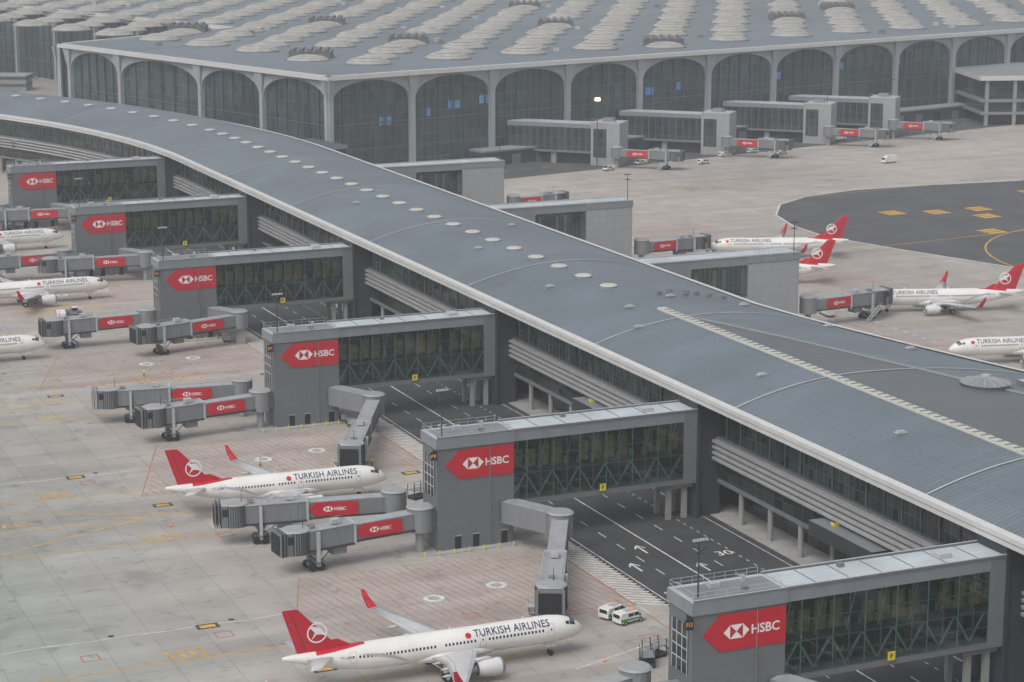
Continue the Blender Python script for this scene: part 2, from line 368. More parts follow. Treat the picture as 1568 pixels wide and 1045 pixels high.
    b.box(X1-2.4,X1,-.16,-.02,6.3,19.02,"grey_frame"); b.box(X1,X1+.6,-.2,W+.2,0,20.2,"dark_wall")
    b.box(X1+.6,X1+5,0.6,W+3,0,20.2,"dark_wall")
    for x in (42.3,45.3):
        for y in (.9,W-1.3): b.box(x,x+.8,y,y+.8,0,5.5,"column_concrete")
    b.box(41.4,46.8,.4,W-.4,5.5,6.3,"grey_frame")
    b.box(29,30.1,-.3,-.2,7.0,8.2,"yellow_sign"); put_text(b,"F",(29.35,-.31,7.25),(1,0,0),(0,0,1),(0,-1,0),h=.7,mat="black_hole")
    parts.append(("link_bridge",b))
    c=MB()
    for y in (-.09,W+.05):
        c.face([(X0,y,7.2),(X1-2.4,y,7.2),(X1-2.4,y,17.2),(X0,y,17.2)],"bridge_glass")
    parts.append(("glazing",c))
    d=MB(); hsbc(d,(1.4,-.02,11.9),(1,0,0),(0,0,1),12.0,4.9)
    parts.append(("bank_sign",d))
    e=MB()
    e.beam((12.4,0,5.6),(16.6,-8.6,5.6),3.2,3.6,"tunnel_grey","tunnel_roof"); e.box(15.4,17.8,-10.0,-8.0,3.8,7.4,"tunnel_grey"); 
    e.box(15.9,17.3,-9.7,-8.3,0,3.8,"column_concrete"); e.box(16.2,17.2,-10.2,-10.05,4.5,5.9,"yellow_sign")
    e.box(-2.5,0,1,4.2,4,7.4,"tunnel_grey",None)
    parts.append(("corridor_stub",e))
    return [(n,m.data(n)) for n,m in parts]
GP=gate_parts()
def gate(t,s,rot=0,label=None):
    e=empty("gate_building",t,s,rot)
    for n,d in GP: link(bpy.data.objects.new(n,d),e)
    if label:
        mb=MB(); mb.box(-1.3,-.26,-.5,-.3,15.6,17.0,"black_hole"); put_text(mb,label,(-1.2,-.53,16.0),(1,0,0),(0,0,1),(0,-1,0),h=.62,w=.85,mat="orange_text",bold=.02)
        mb.box(-.3,-.2,-.5,1.2,15.6,17.0,"black_hole")
        mb.obj("gate_number_sign",e)
    return e
labels=["F13","F9","F7","F5","F3","F1"]
for k in range(6): gate(0,86.8*k,0,labels[k])
def right_gate(s):
    e=empty("gate_building",0,s)
    X0,X1=94,142; W=7
    a=MB(); a.box(128,X1,0,W,0,17.4,"cladding_light"); a.box(127.8,X1+.2,-.2,W+.2,17.4,19,"fascia_grey","gate_roof"); a.obj("tower",e)
    b=MB(); b.box(X0,128,-.1,W+.1,17.0,19,"fascia_grey"); b.box(X0,127.8,.3,W-.3,19,19.06,"gate_roof"); b.box(X0,X1,-.3,0,19.01,19.3,"light_metal"); b.box(X0,X1,W,W+.3,19.01,19.3,"light_metal")
    b.box(X0,128,0,W,6.3,9.5,"grey_frame"); b.box(X0,128,2.5,2.7,9.5,17,"dark_wall")
    b.box(X0,113,-.05,-.01,9.5,17,"fascia_grey")
    for i in range(13):
        x=113+i*1.25; b.box(x-.06,x+.06,-.1,.02,9.5,17,"grey_frame"); 
        if i%3: b.box(x+.15,x+1.1,1,1.1,10,16,"truss_green" if i%2 else "dark_metal")
    b.box(113,128,-.1,.02,13.1,13.3,"grey_frame")
    b.obj("link_bridge",e)
    c=MB(); c.face([(113,-.12,9.5),(128,-.12,9.5),(128,-.12,17),(113,-.12,17)],"bridge_glass"); c.obj("glazing",e)
    r=MB()
    r.cyl((141,1,19),(141,1,26),.12,.08,8,"dark_metal"); r.box(140,142,.8,1.3,26,26.2,"dark_metal"); r.box(140.3,141.7,.8,1.3,24.6,24.8,"dark_metal")
    for i in range(10): r.cyl((130+i*1.2,.1,19),(130+i*1.2,.1,20.1),.04,.04,5,"light_metal")
    r.beam((130,.1,20.1),(141,.1,20.1),.06,.06,"light_metal")
    r.obj("roof_equipment",e)
for s in (212,300,388): right_gate(s)

# ---------------- jet bridges ----------------
def jet_bridge(root,tip,zr=5.6,zt=4.9,sign=True):
    dx=tip[0]-root[0];dy=tip[1]-root[1];L=math.hypot(dx,dy);rot=math.atan2(dy,dx)
    e=empty("jet_bridge",root[0],root[1],rot)
    z=lambda x: zr+(zt-zr)*x/L
    a=MB()
    a.cyl((0,0,0),(0,0,zr-1.9),.75,.75,14,"column_concrete"); a.cyl((0,0,zr-1.9),(0,0,zr+2.0),2.1,2.1,18,"tunnel_grey"); a.cyl((0,0,zr+2.0),(0,0,zr+2.25),2.25,1.9,18,"tunnel_roof")
    a.obj("rotunda",e)
    b=MB(); m=L*.5
    b.beam((1.5,0,z(1.5)),(m+2,0,z(m+2)),2.7,2.8,"tunnel_grey","tunnel_roof")
    b.beam((m,0,z(m)+.05),(L-3.2,0,z(L-3.2)+.05),3.2,3.3,"tunnel_grey","tunnel_roof")
    b.beam((m-.3,0,z(m)+.05),(m+.1,0,z(m)+.05),3.5,3.6,"light_metal")
    x=2.2
    while x<m-.6: 
        for sd in (-1,1): b.beam((x,sd*1.38,z(x)-1.3),(x,sd*1.38,z(x)+1.3),.1,.12,"fascia_grey")
        x+=1.1
    x=m+.6
    while x<L-3.4:
        for sd in (-1,1): b.beam((x,sd*1.63,z(x)-1.55),(x,sd*1.63,z(x)+1.6),.1,.12,"fascia_grey")
        x+=1.1
    for sd in (-1,1):
        b.beam((1.5,sd*1.42,z(1.5)-1.35),(m,sd*1.42,z(m)-1.35),.16,.3,"dark_metal"); b.beam((m,sd*1.7,z(m)-1.55),(L-3.2,sd*1.7,z(L-3.2)-1.55),.18,.35,"dark_metal")
        b.beam((m,sd*1.7,z(m)+1.75),(L-3.2,sd*1.7,z(L-3.2)+1.75),.12,.16,"light_metal")
        b.beam((m+1,sd*1.4,z(m)+2.4),(L-4,sd*1.4,z(L-4)+2.4),.05,.05,"light_metal")
        for k in range(9):
            x=m+1+k*(L-m-5)/9; b.cyl((x,sd*1.4,z(x)+1.7),(x,sd*1.4,z(x)+2.4),.03,.03,4,"light_metal")
    b.box(m+2,m+3.4,-.6,.6,z(m)+1.8,z(m)+2.5,"light_metal"); b.box(L-6,L-5,-.5,.5,z(L)+1.8,z(L)+2.4,"grey_frame")
    b.cyl((L-4,.3,z(L)+1.9),(L-4,.3,z(L)+4.2),.06,.04,6,"dark_metal")
    b.obj("tunnel",e)
    c=MB(); zc=z(L)+.1
    c.cyl((L-2.9,0,zc-1.8),(L-2.9,0,zc+1.9),2.3,2.3,16,"tunnel_grey"); c.cyl((L-2.9,0,zc+1.9),(L-2.9,0,zc+2.1),2.4,2.1,16,"tunnel_roof")
    for k in range(9):
        a_=math.radians(-140+k*10); 
        for sd in (-1,1): c.box(L-2.9+2.32*math.cos(a_)-.07,L-2.9+2.32*math.cos(a_)+.07,sd*2.32*math.sin(a_)-.07,sd*2.32*math.sin(a_)+.07,zc-1.8,zc+1.9,"dark_metal")
    c.box(L-2.9,L-.6,-1.9,1.9,zc-1.8,zc+1.9,"grey_frame","tunnel_roof")
    for k in range(4): c.box(L-.6+k*.3,L-.45+k*.3,-2.0-.05*k,2.0+.05*k,zc-1.75,zc+2.0+.04*k,"dark_metal" if k%2==0 else "tunnel_grey")
    c.box(L+.55,L+.58,-1.7,1.7,zc-1.5,zc+1.7,"black_hole")
    for sd in (-1,1): c.box(L-2.6,L-.8,sd*1.93-.02,sd*1.93+.02,zc+.1,zc+1.4,"window_dark")
    c.obj("cab",e)
    d=MB(); x=L*.76
    for sd in (-1,1):
        d.box(x-.25,x+.25,sd*2.0-.25,sd*2.0+.25,1.0,z(x)+1.5,"light_metal")
        for q in (-.45,.45): d.cyl((x+q*1.6,sd*1.25-.3,.62),(x+q*1.6,sd*1.25+.3,.62),.62,.62,16,"tyre")
        d.beam((x-2.6,sd*1.3,z(x)-1.7),(x,sd*1.9,1.5),.12,.16,"grey_frame")
    d.box(x-.3,x+.3,-2.3,2.3,1.2,1.75,"grey_frame"); d.box(x-1.1,x+1.1,-.7,.7,.7,1.3,"grey_frame"); d.box(x-.8,x+.8,-1.4,1.4,z(x)-2.4,z(x)-1.7,"grey_frame")
    d.box(x-5.2,x-2.8,-1.2,1.2,z(x)-2.9,z(x)-1.75,"tunnel_grey")
    y=-2.6; x1=L-4.5
    d.beam((x1,y,zc-1.7),(x1-4.2,y,.2),.15,.3,"light_metal"); d.beam((x1,y-.9,zc-1.7),(x1-4.2,y-.9,.2),.15,.3,"light_metal")
    for k in range(9):
        q=k/9; d.box(x1-4.2*q-.25,x1-4.2*q+.05,y-.9,y,zc-1.75-q*(zc-1.9),zc-1.68-q*(zc-1.9),"tunnel_roof")
    d.beam((x1,y-.9,zc-.7),(x1-4.2,y-.9,1.2),.06,.06,"light_metal"); d.box(x1,x1+1.3,y-1,-1.8,zc-1.8,zc-1.65,"light_metal")
    d.obj("undercarriage",e)
    if sign:
        s=MB(); w=8.2;h=2.3
        xs=m-w-0.2 if m-w>1.6 else 1.7
        hsbc(s,(xs+w,1.46,z(xs)-1.15),(-1,0,0),(0,0,1),w,h); hsbc(s,(xs,-1.46,z(xs)-1.15),(1,0,0),(0,0,1),w,h)
        s.obj("bank_sign",e)
    return e
for k,s0 in ((1,86.8),(2,173.6)):
    jet_bridge((-3.0,s0+12),(-31.5,s0+18.5)); jet_bridge((-2.5,s0+1.5),(-27,s0-0.5))
    jet_bridge((17.0,s0-10.5),(0.6,s0-42.5),zt=4.6,sign=False)
jet_bridge((-3.2,9.5),(-30,3)); 
jet_bridge((17.0,-10.5),(0,-42),sign=False)
jet_bridge((-2.8,262.5),(-27,263.5)); jet_bridge((16.2,252),(-9.5,247))
jet_bridge((-2.8,350),(-27,352)); jet_bridge((16.2,338),(-11,343))
jet_bridge((-2.8,437),(-25,440)); jet_bridge((16.2,425),(-9,432))
jet_bridge((146,214),(171,219)); jet_bridge((146,302),(168,306)); jet_bridge((146,390),(166,396))

# ---------------- airliner ----------------
def airliner_parts(Ln=44.5,zc=3.95,wing=17.0,eng=1.2,reg="TC-JRO"):
    R=1.98; parts=[]
    prof=[(0,.06,-.62),(.18,.38,-.6),(.55,.72,-.52),(1.1,1.05,-.38),(1.8,1.35,-.25),(2.7,1.62,-.14),(3.8,1.82,-.06),(5.4,1.96,0),(7,R,0),(Ln-14.5,R,0),(Ln-11.5,1.9,.07),(Ln-8.5,1.62,.27),(Ln-6,1.28,.52),(Ln-3.5,.88,.82),(Ln-1.5,.52,1.05),(Ln-.3,.3,1.17),(Ln,.16,1.2)]
    def rz(d):
        for a,b in zip(prof,prof[1:]):
            if a[0]<=d<=b[0]:
                q=(d-a[0])/(b[0]-a[0]); return a[1]+(b[1]-a[1])*q, a[2]+(b[2]-a[2])*q
        return prof[-1][1:]
    def surf(d,ang,off=.015):
        r,c=rz(d); r+=off; return (-d,r*math.cos(ang),zc+c+r*math.sin(ang))
    f=MB(); n=32
    ds=[p[0] for p in prof]
    extra=[7+(Ln-21.5)*i/6 for i in range(1,6)]; ds=sorted(ds+extra+[Ln-13,Ln-10,Ln-7.2,Ln-4.7,Ln-2.5])
    f.loft([[surf(d,2*math.pi*i/n,0) for i in range(n)] for d in ds],"aircraft_white")
    wr=Ln*.36
    f.loft([[(-x, w*math.cos(a), zc-1.15+hh*math.sin(a)) for a in [2*math.pi*i/16 for i in range(16)]] for x,w,hh in ((wr-3,.3,.3),(wr-1.5,1.6,.95),(wr+1,2.15,1.15),(wr+7,2.15,1.15),(wr+9.5,1.5,.9),(wr+11.5,.3,.4))],"aircraft_white")
    parts.append(("fuselage",f,True))
    def foil(x,y,z,c,th,vert=False):
        o=[]
        for px,pz in ((0,0),(.03,.5),(.12,.85),(.35,1),(.65,.62),(1,.03),(.65,-.35),(.35,-.6),(.12,-.55),(.03,-.35)):
            if vert: o.append((x-px*c,y+pz*th*c/2*(1 if pz>0 else 1.6),z))
            else: o.append((x-px*c,y,z+pz*th*c/2))
        return o
    w=MB(); wl=MB(); wd=MB()
    for sd in (-1,1):
        sec=[(0,7.6,0),(2,6.9,.15),(6.2,4.3,.55),(11.5,2.9,1.05),(wing,1.6,1.6)]
        rings=[foil(-(wr+.52*y-.2),sd*y,zc-1.15+dz,c,.13 if y<7 else .11) for y,c,dz in sec]
        w.loft(rings,"wing_grey")
        for fr,wd_ in ((.72,.07),(.12,.05)):
            for (y0,c0,d0),(y1,c1,d1) in zip(sec[1:],sec[2:]):
                def wp(y,c,dz,q): return (-(wr+.52*y-.2)-q*c,sd*y,zc-1.15+dz+(.50 if fr>.5 else .86)*(.12)*c/2+.035)
                wd.face([wp(y0,c0,d0,fr),wp(y1,c1,d1,fr),wp(y1,c1,d1,fr+wd_/c1),wp(y0,c0,d0,fr+wd_/c0)],"grey_frame")
        y,c,dz=sec[-1]; x=-(wr+.52*y-.2); z=zc-1.15+dz
        wl.loft([foil(x,sd*y,z,1.6,.1),foil(x-.35,sd*(y+.35),z+.3,1.35,.1),foil(x-1.1,sd*(y+.75),z+1.4,1.0,.1),foil(x-1.8,sd*(y+1.0),z+2.6,.55,.1)],"tail_red")
        for yy in (4.0,7.4,10.5): 
            xx=-(wr+.52*yy)-(4.6 if yy<5 else 3.2 if yy<9 else 2.6); w.loft([[(xx+a,sd*yy+r*math.cos(q),zc-1.2+.09*yy-.2+r*math.sin(q)) for q in [2*math.pi*i/8 for i in range(8)]] for a,r in ((1.6,.05),(.6,.28),(-.8,.22),(-1.6,.03))],"wing_grey")
        w.loft([foil(-(Ln-7.2),sd*.6,zc+.85,3.9,.1),foil(-(Ln-3.4),sd*6.2,zc+1.35,1.5,.09)],"wing_grey")
    parts.append(("wings",w,True)); parts.append(("winglets",wl,True)); parts.append(("control_surfaces",wd,False))
    t=MB()
    fb=zc+1.2; ft=zc+1.95+6.0
    def vf(x,z,c,th): return foil(x,0,z,c,th,True)
    t.loft([vf(-(Ln-8.9),fb,6.6,.11),vf(-(Ln-7.9),zc+1.95,5.9,.10),vf(-(Ln-2.4),ft-.15,2.3,.10),vf(-(Ln-2.0),ft,1.7,.08)],"tail_red")
    t.loft([vf(-(Ln-12.6),zc+1.72,.4,.1),vf(-(Ln-9.8),zc+1.98,2.9,.05),vf(-(Ln-7.9),zc+3.0,1.2,.04)],"tail_red")
    for sd in (-1,1):
        seg=[(Ln-11.6+i*1.0,math.radians(76-i*5.5)) for i in range(8)]
        for (d0,l0),(d1,l1) in zip(seg,seg[1:]):
            K=4
            for j in range(K):
                a0=l0+(math.pi/2-l0)*j/K;a1=l0+(math.pi/2-l0)*(j+1)/K;b0=l1+(math.pi/2-l1)*j/K;b1=l1+(math.pi/2-l1)*(j+1)/K
                q=[surf(d0,a0,.03),surf(d1,b0,.03),surf(d1,b1,.03),surf(d0,a1,.03)]
                t.face([(x,y*sd,z) for x,y,z in q],"tail_red")
        cx=-(Ln-4.9);cz=zc+4.35;r=1.45; Y=sd*.27
        nn=28
        def ringp(rr,dy): return [(cx+rr*math.cos(2*math.pi*i/nn),Y+sd*dy,cz+rr*math.sin(2*math.pi*i/nn)) for i in range(nn)]
        A_=ringp(r,.02);B_=ringp(r*.85,.02)
        for i in range(nn): t.face([A_[i],A_[(i+1)%nn],B_[(i+1)%nn],B_[i]],"sign_white")
        path=[(-1.15,-.45,.08),(-.5,.1,.36),(.05,.25,.46),(.5,.55,.28),(.95,.78,.05)]
        P=[];Q=[]
        for px,pz,hw in path: P.append((cx-px*1.15,Y+sd*.03,cz+(pz+hw)*1.15));Q.append((cx-px*1.15,Y+sd*.03,cz+(pz-hw)*1.15))
        for i in range(len(P)-1): t.face([P[i],P[i+1],Q[i+1],Q[i]],"sign_white")
        t.face([(cx+.2,Y+sd*.035,cz),(cx-.85,Y+sd*.035,cz-.95),(cx-.2,Y+sd*.035,cz+.3)],"sign_white")
        t.face([(-(Ln-3.3),sd*.20,zc+2.2),(-(Ln-3.22),sd*.20,zc+2.2),(-(Ln-1.1),sd*.12,ft-.3),(-(Ln-1.18),sd*.12,ft-.3)],"dark_metal")
    parts.append(("tail_fin",t,False))
    e=MB()
    for sd in (-1,1):
        ex=-(wr-1.2);ey=sd*5.75;ez=zc-2.05
        rg=lambda x,r,dz=0:[(ex-x,ey+r*math.cos(q),ez+dz+r*math.sin(q)) for q in [2*math.pi*i/20 for i in range(20)]]
        e.loft([rg(.5,eng*.70),rg(.12,eng*.82),rg(0,eng*.90)],"bare_metal",caps=False)
        e.loft([rg(0,eng*.90),rg(.15,eng*.97),rg(.45,eng*1.02)],"bare_metal",caps=False)
        e.loft([rg(.45,eng*1.02),rg(1.4,eng*1.08),rg(2.8,eng*1.0),rg(3.8,eng*.80)],"engine_grey",caps=False)
        e.mesh(rg(.5,eng*.70),[tuple(range(20))],"window_dark")
        e.loft([rg(.15,.02),rg(.5,.3)],"bare_metal",caps=False)
        e.loft([rg(3.6,eng*.62),rg(4.7,eng*.42)],"bare_metal",caps=True); e.loft([rg(4.6,.3),rg(5.4,.03)],"dark_metal")
        e.mesh(rg(3.75,eng*.79),[tuple(range(20))],"dark_metal")
        e.loft([[(ex-1.0,ey-.12,ez+eng),(ex-1.0,ey+.12,ez+eng),(ex-5.5,ey+.12,ez+.9),(ex-5.5,ey-.12,ez+.9)],[(ex-2.2,ey-.12,ez+eng+.45),(ex-2.2,ey+.12,ez+eng+.45),(ex-6,ey+.12,ez+1.45),(ex-6,ey-.12,ez+1.45)]],"engine_grey")
    parts.append(("engines",e,True))
    q=MB()
    for sd in (0,1):
        T=(lambda a:math.pi-a) if sd else (lambda a:a)
        d=6.9
        while d<Ln-10.5:
            if not (abs(d-16.1)<.6 or abs(d-wr-6.2)<.4):
                a0,a1=math.radians(10),math.radians(20.5)
                q.face([surf(d,T(a0)),surf(d+.28,T(a0)),surf(d+.28,T(a1)),surf(d,T(a1))],"window_dark")
            d+=.54
        for d in (5.3,15.7,Ln-10):
            a0,a1=math.radians(-14),math.radians(38)
            for (da,db,x0,x1) in ((d,d+.06,a0,a1),(d+.85,d+.91,a0,a1)):
                K=5
                for j in range(K): 
                    b0=x0+(x1-x0)*j/K;b1=x0+(x1-x0)*(j+1)/K; q.face([surf(da,T(b0)),surf(db,T(b0)),surf(db,T(b1)),surf(da,T(b1))],"feather_grey")
            for x0 in (a0,a1): q.face([surf(d,T(x0)),surf(d+.9,T(x0)),surf(d+.9,T(x0+.03)),surf(d,T(x0+.03))],"feather_grey")
            q.face([surf(d+.32,T(math.radians(12))),surf(d+.55,T(math.radians(12))),surf(d+.55,T(math.radians(20))),surf(d+.32,T(math.radians(20)))],"window_dark")
        for d0,d1,a0,a1 in ((1.55,2.35,60,87),(1.75,2.65,33,57),(2.75,3.3,33,50)):
            a0=math.radians(a0);a1=math.radians(a1)
            for j in range(3):
                b0=a0+(a1-a0)*j/3;b1=a0+(a1-a0)*(j+1)/3
                q.face([surf(d0,T(b0),.03),surf(d1,T(b0),.03),surf(d1,T(b1),.03),surf(d0,T(b1),.03)],"window_dark")
        for k in range(6):
            dd=Ln*.60+k*.35; K=10
            for j in range(K):
                def pt(u,hw): 
                    return surf(dd+u*6.2, T(math.radians(-34+k*7+ (46-4*k)*math.sin(u*1.7)+hw*math.sin(math.pi*min(1,u+.05)))),.017)
                u0=j/K;u1=(j+1)/K
                q.face([pt(u0,-2.2),pt(u1,-2.2),pt(u1,2.2),pt(u0,2.2)],"feather_grey")
    def wraptext(body,d0,width,ang0,mat,kh=1.0,bold=.012):
        v,fc,Wt,Ht=tmesh(body,bold,6,1.06); k=width/Wt
        for sd in (-1,1):
            vs=[]
            for a,b in v:
                ang=ang0+b*k*kh/R
                d=(d0+width-a*k) if sd==-1 else (d0+a*k)
                x,y,z=surf(d,ang,.04); vs.append((x,y*sd,z))
            q.mesh(vs,fc,mat)
    wraptext("TURKISH AIRLINES",5.9,11.4,math.radians(29),"navy",1.25)
    wraptext(reg,Ln-9.6,1.9,math.radians(5),"navy",1.0,.005)
    for sd in (-1,1):
        dc=5.9+12.3 if sd==-1 else 5.0
        q.face([(lambda p:(p[0],p[1]*sd,p[2]))(surf(dc+.45*math.cos(i*math.pi/8),math.radians(40)+.225*math.sin(i*math.pi/8),.04)) for i in range(16)],"tail_red")
    parts.append(("livery_and_windows",q,False))
    h=MB()
    h.cyl((-5.1,0,.4),(-5.1,0,zc-1.7),.09,.12,8,"light_metal")
    for y in (-.28,.28): h.cyl((-5.1,y-.12,.39),(-5.1,y+.12,.39),.39,.39,14,"tyre")
    for sd in (-1,1): h.face([(-4.4,sd*.45,zc-2.6),(-5.9,sd*.45,zc-2.6),(-5.9,sd*.4,zc-1.7),(-4.4,sd*.4,zc-1.7)],"aircraft_white")
    for sd in (-1,1):
        x=-(wr+6.3)
        h.cyl((x,sd*3.8,.6),(x,sd*3.7,zc-1.2),.14,.2,8,"light_metal"); h.beam((x-1.5,sd*2.3,zc-1.6),(x,sd*3.8,1.4),.12,.12,"light_metal")
        for y in (-.42,.42): h.cyl((x,sd*3.8+y-.2,.6),(x,sd*3.8+y+.2,.6),.6,.6,16,"tyre"); h.cyl((x,sd*3.8+y-.22,.6),(x,sd*3.8+y+.22,.6),.28,.28,10,"light_metal")
        h.face([(x+.5,sd*3.95,1.3),(x-.5,sd*3.95,1.3),(x-.5,sd*3.9,zc-1.2),(x+.5,sd*3.9,zc-1.2)],"aircraft_white")
    for d in (9,20): h.face([(-d,0,zc+R),(-d-.5,0,zc+R),(-d-.5,0,zc+R+.4),(-d-.3,0,zc+R+.4)],"aircraft_white")
    parts.append(("landing_gear",h,False))
    return [(n,m.data(n,sm)) for n,m,sm in parts]
A321=airliner_parts(); B737=airliner_parts(39.5,3.7,16.6,1.05,"TC-JVC")
def airliner(P,t=None,s=None,rot=0,world=None,wrot=None):
    e=bpy.data.objects.new("airliner",None); link(e)
    if world: e.location=(*world,0); e.rotation_euler=(0,0,wrot)
    else: x,y=PW(t,s); e.location=(x,y,0); e.rotation_euler=(0,0,ANG+rot)
    for n,d in P: link(bpy.data.objects.new(n,d),e)
airliner(A321,2.2,36.6,math.radians(-.3)); airliner(B737,4.3,122,math.radians(-3))
airliner(A321,1.5,318,0); airliner(B737,-28,255,0); airliner(A321,7,397,0)
airliner(B737,world=(55.4,612),wrot=math.radians(182))
airliner(B737,world=(46,574),wrot=math.radians(180))
airliner(B737,world=(88,536),wrot=math.radians(184))
airliner(A321,world=(97.0,478),wrot=math.radians(188))

# ---------------- pier concourse ----------------
pier=bpy.data.objects.new("pier_concourse_building",None); link(pier); pier_place(pier)
Rr=360.; SC=415.; TM=71.
def path(p,o):
    if p<=SC: return (TM+o,p)
    th=(p-SC)/Rr; return (TM-Rr+(Rr+o)*math.cos(th), SC+(Rr+o)*math.sin(th))
PS=[-90+15*i for i in range(0,34)]+[SC+ i*12 for i in range(0,37)]; PS=sorted(set(PS))
def flare(p): return 24 if p>150 else 24+14*((150-p)/75.)**1.3
def extr(mb,prof,mat,ps=None,uvs=1):
    ps=ps or PS
    for a,b in zip(ps,ps[1:]):
        pa=prof(a) if callable(prof) else prof; pb=prof(b) if callable(prof) else prof
        acc=0
        for i in range(len(pa)-1):
            q=[(*path(a,pa[i][0]),pa[i][1]),(*path(a,pa[i+1][0]),pa[i+1][1]),(*path(b,pb[i+1][0]),pb[i+1][1]),(*path(b,pb[i][0]),pb[i][1])]
            l=math.hypot(pa[i+1][0]-pa[i][0],pa[i+1][1]-pa[i][1])
            mb.face(q,mat,[(acc,a),(acc+l,a),(acc+l,b),(acc,b)] if uvs==1 else [(a,acc),(a,acc+l),(b,acc+l),(b,acc)]); acc+=l
def zroof(o,p):
    w=24 if o<0 else flare(p); return 25.7-4.2*(o/w)**2
def obd(p):
    return -4.5 if p>=130 else min(-4.5+20.5*(130-p)/68., flare(p)-5)
r=MB()
extr(r,[(o,zroof(o,500)) for o in [-24+1.5*i for i in range(14)]+[-4.5]],"pier_roof")
extr(r,lambda p:[(obd(p)+(flare(p)-obd(p))*i/12.,zroof(obd(p)+(flare(p)-obd(p))*i/12.,p)) for i in range(13)],"pier_roof")
PSX=[p for p in PS if p<=120]+[130]
extr(r,lambda p:[(-4.5+(obd(p)+4.5)*i/10.,zroof(-4.5+(obd(p)+4.5)*i/10.,p)+.004) for i in range(11)],"ribbed_roof",PSX)
r.obj("roof",pier)
t=MB()
extr(t,[(-24.3,22.0),(-23.0,22.08),(-22.8,21.85)],"white_trim"); extr(t,[(-24.3,20.5),(-24.3,22.0)],"white_trim")
extr(t,[(-24.35,21.2),(-24.36,21.3)],"grey_frame")
extr(t,[(-24.3,20.5),(-18.9,20.5)],"dark_wall")
extr(t,lambda p:[(flare(p)-1,22.0),(flare(p)+.3,21.9),(flare(p)+.3,20.4),(19,20.4)],"white_trim")
extr(t,lambda p:[(obd(p)-.3,zroof(obd(p)-.3,p)+.05),(obd(p)-.2,zroof(obd(p),p)+.3),(obd(p)+.3,zroof(obd(p),p)+.3),(obd(p)+.4,zroof(obd(p)+.4,p)+.05)],"fascia_grey",PSX)
extr(t,[(-5.6,25.5),(-5.5,25.9),(-3.9,25.9),(-3.8,25.5)],"skylight_cream",[p for p in PS if p<=135]+[137])
for i in range(110):
    p=-84+i*2; t.box(TM-5.4,TM-4.0,p,p+.3,25.9,26.0,"grey_frame")
for p in [20,75,128,190,250,310,370]+[SC+i*55 for i in range(6)]:
    prev=None
    for k in range(25):
        o=-23+k*(flare(p)+22)/24; cur=(*path(p,o),zroof(o,p)+.14); cur2=(*path(p+.45,o),zroof(o,p)+.14)
        if prev: t.face([prev[0],cur,cur2,prev[1]],"light_metal")
        prev=(cur,cur2)
t.obj("roof_trim",pier)
k_=MB(); p=161
while p<760:
    x,y=path(p,-4.2); z=zroof(-4.2,p); k_.cyl((x,y,z-.3),(x,y,z+.3),1.95,1.9,24,"fascia_grey"); k_.cyl((x,y,z+.3),(x,y,z+.5),1.8,1.45,24,"skylight_cream"); p+=11.9 if p<440 else 15
k_.obj("round_skylights",pier)
vv=MB()
for o,p in [(-14,128),(-13,84),(-13,42),(-13,5),(-9,142),(2,146),(24,95),(28,60),(14,138),(-13,170),(-13,-30),(21,118),(8,20),(-10,215),(9,240),(-12,290)]:
    x,y=path(p,o);z=zroof(o,p); vv.box(x-1,x+1,y-.6,y+.6,z-.5,z+.35,"fascia_grey","light_metal"); vv.box(x-.6,x+.6,y-.4,y+.4,z+.35,z+.6,"light_metal")
for i in range(9):
    x,y=path(150-i*.2+random.uniform(-3,3),1+i*1.6);z=zroof(1+i*1.6,150); vv.box(x-.4,x+.4,y-.4,y+.4,z-.1,z+.7,"grey_frame")
x,y=path(61,16); z=zroof(16,61)
vv.cyl((x,y,z-1),(x,y,z+.7),3.9,3.9,28,"grey_frame"); vv.cyl((x,y,z+.7),(x,y,z+1.5),4.3,.8,28,"fascia_grey"); vv.cyl((x,y,z+1.5),(x,y,z+1.9),.8,.8,12,"light_metal")
for i in range(14):
    a=i*2*math.pi/14; vv.beam((x+4.2*math.cos(a),y+4.2*math.sin(a),z+.78),(x+.8*math.cos(a),y+.8*math.sin(a),z+1.56),.12,.1,"light_metal")
for dx in (7,10.5): vv.box(x+dx,x+dx+2,y-1,y+1,z-1.6,z+.2,"grey_frame","light_metal")
vv.obj("roof_vents",pier)
w=MB()
extr(w,[(-18.9,13.6),(-18.9,20.5)],"facade_glass",uvs=2)
extr(w,[(-19.6,13.4),(-19.6,13.9),(-18.9,13.9)],"grey_frame")
for z0 in (10.0,11.0,12.0,13.0): extr(w,[(-18.9,z0-.1),(-20.4,z0-.1),(-20.5,z0+.36),(-18.9,z0+.5)],"louver")
extr(w,[(-18.95,9.0),(-18.95,13.6)],"dark_metal"); extr(w,[(-18.9,6.2),(-18.9,9.0)],"low_glass",uvs=2)
extr(w,[(-19.3,5.7),(-19.3,6.3),(-18.9,6.3)],"grey_frame"); extr(w,[(-19.3,5.7),(-12,5.7)],"dark_wall"); extr(w,[(-14,0.14),(-14,5.7)],"low_glass",uvs=2)
extr(w,[(-20.2,18.9),(-20.3,19.2),(-18.9,19.25)],"fascia_grey"); extr(w,[(-21.6,19.9),(-21.7,20.2),(-18.9,20.25)],"fascia_grey")
extr(w,lambda p:[(19,0),(19,20.5)],"low_glass",uvs=2)
w.obj("facade",pier)
c=MB()
p=-84
while p<800:
    x,y=path(p,-18.6); c.cyl((x,y,0),(x,y,5.7),.48,.48,14,"column_concrete")
    x,y=path(p,-19.1); 
    c.cyl((x,y,13.6),(x,y,20.5),.13,.13,6,"grey_frame")
    x2,y2=path(p+4.8,-19.05); c.cyl((x2,y2,13.6),(x2,y2,20.5),.08,.08,6,"grey_frame"); p+=9.65
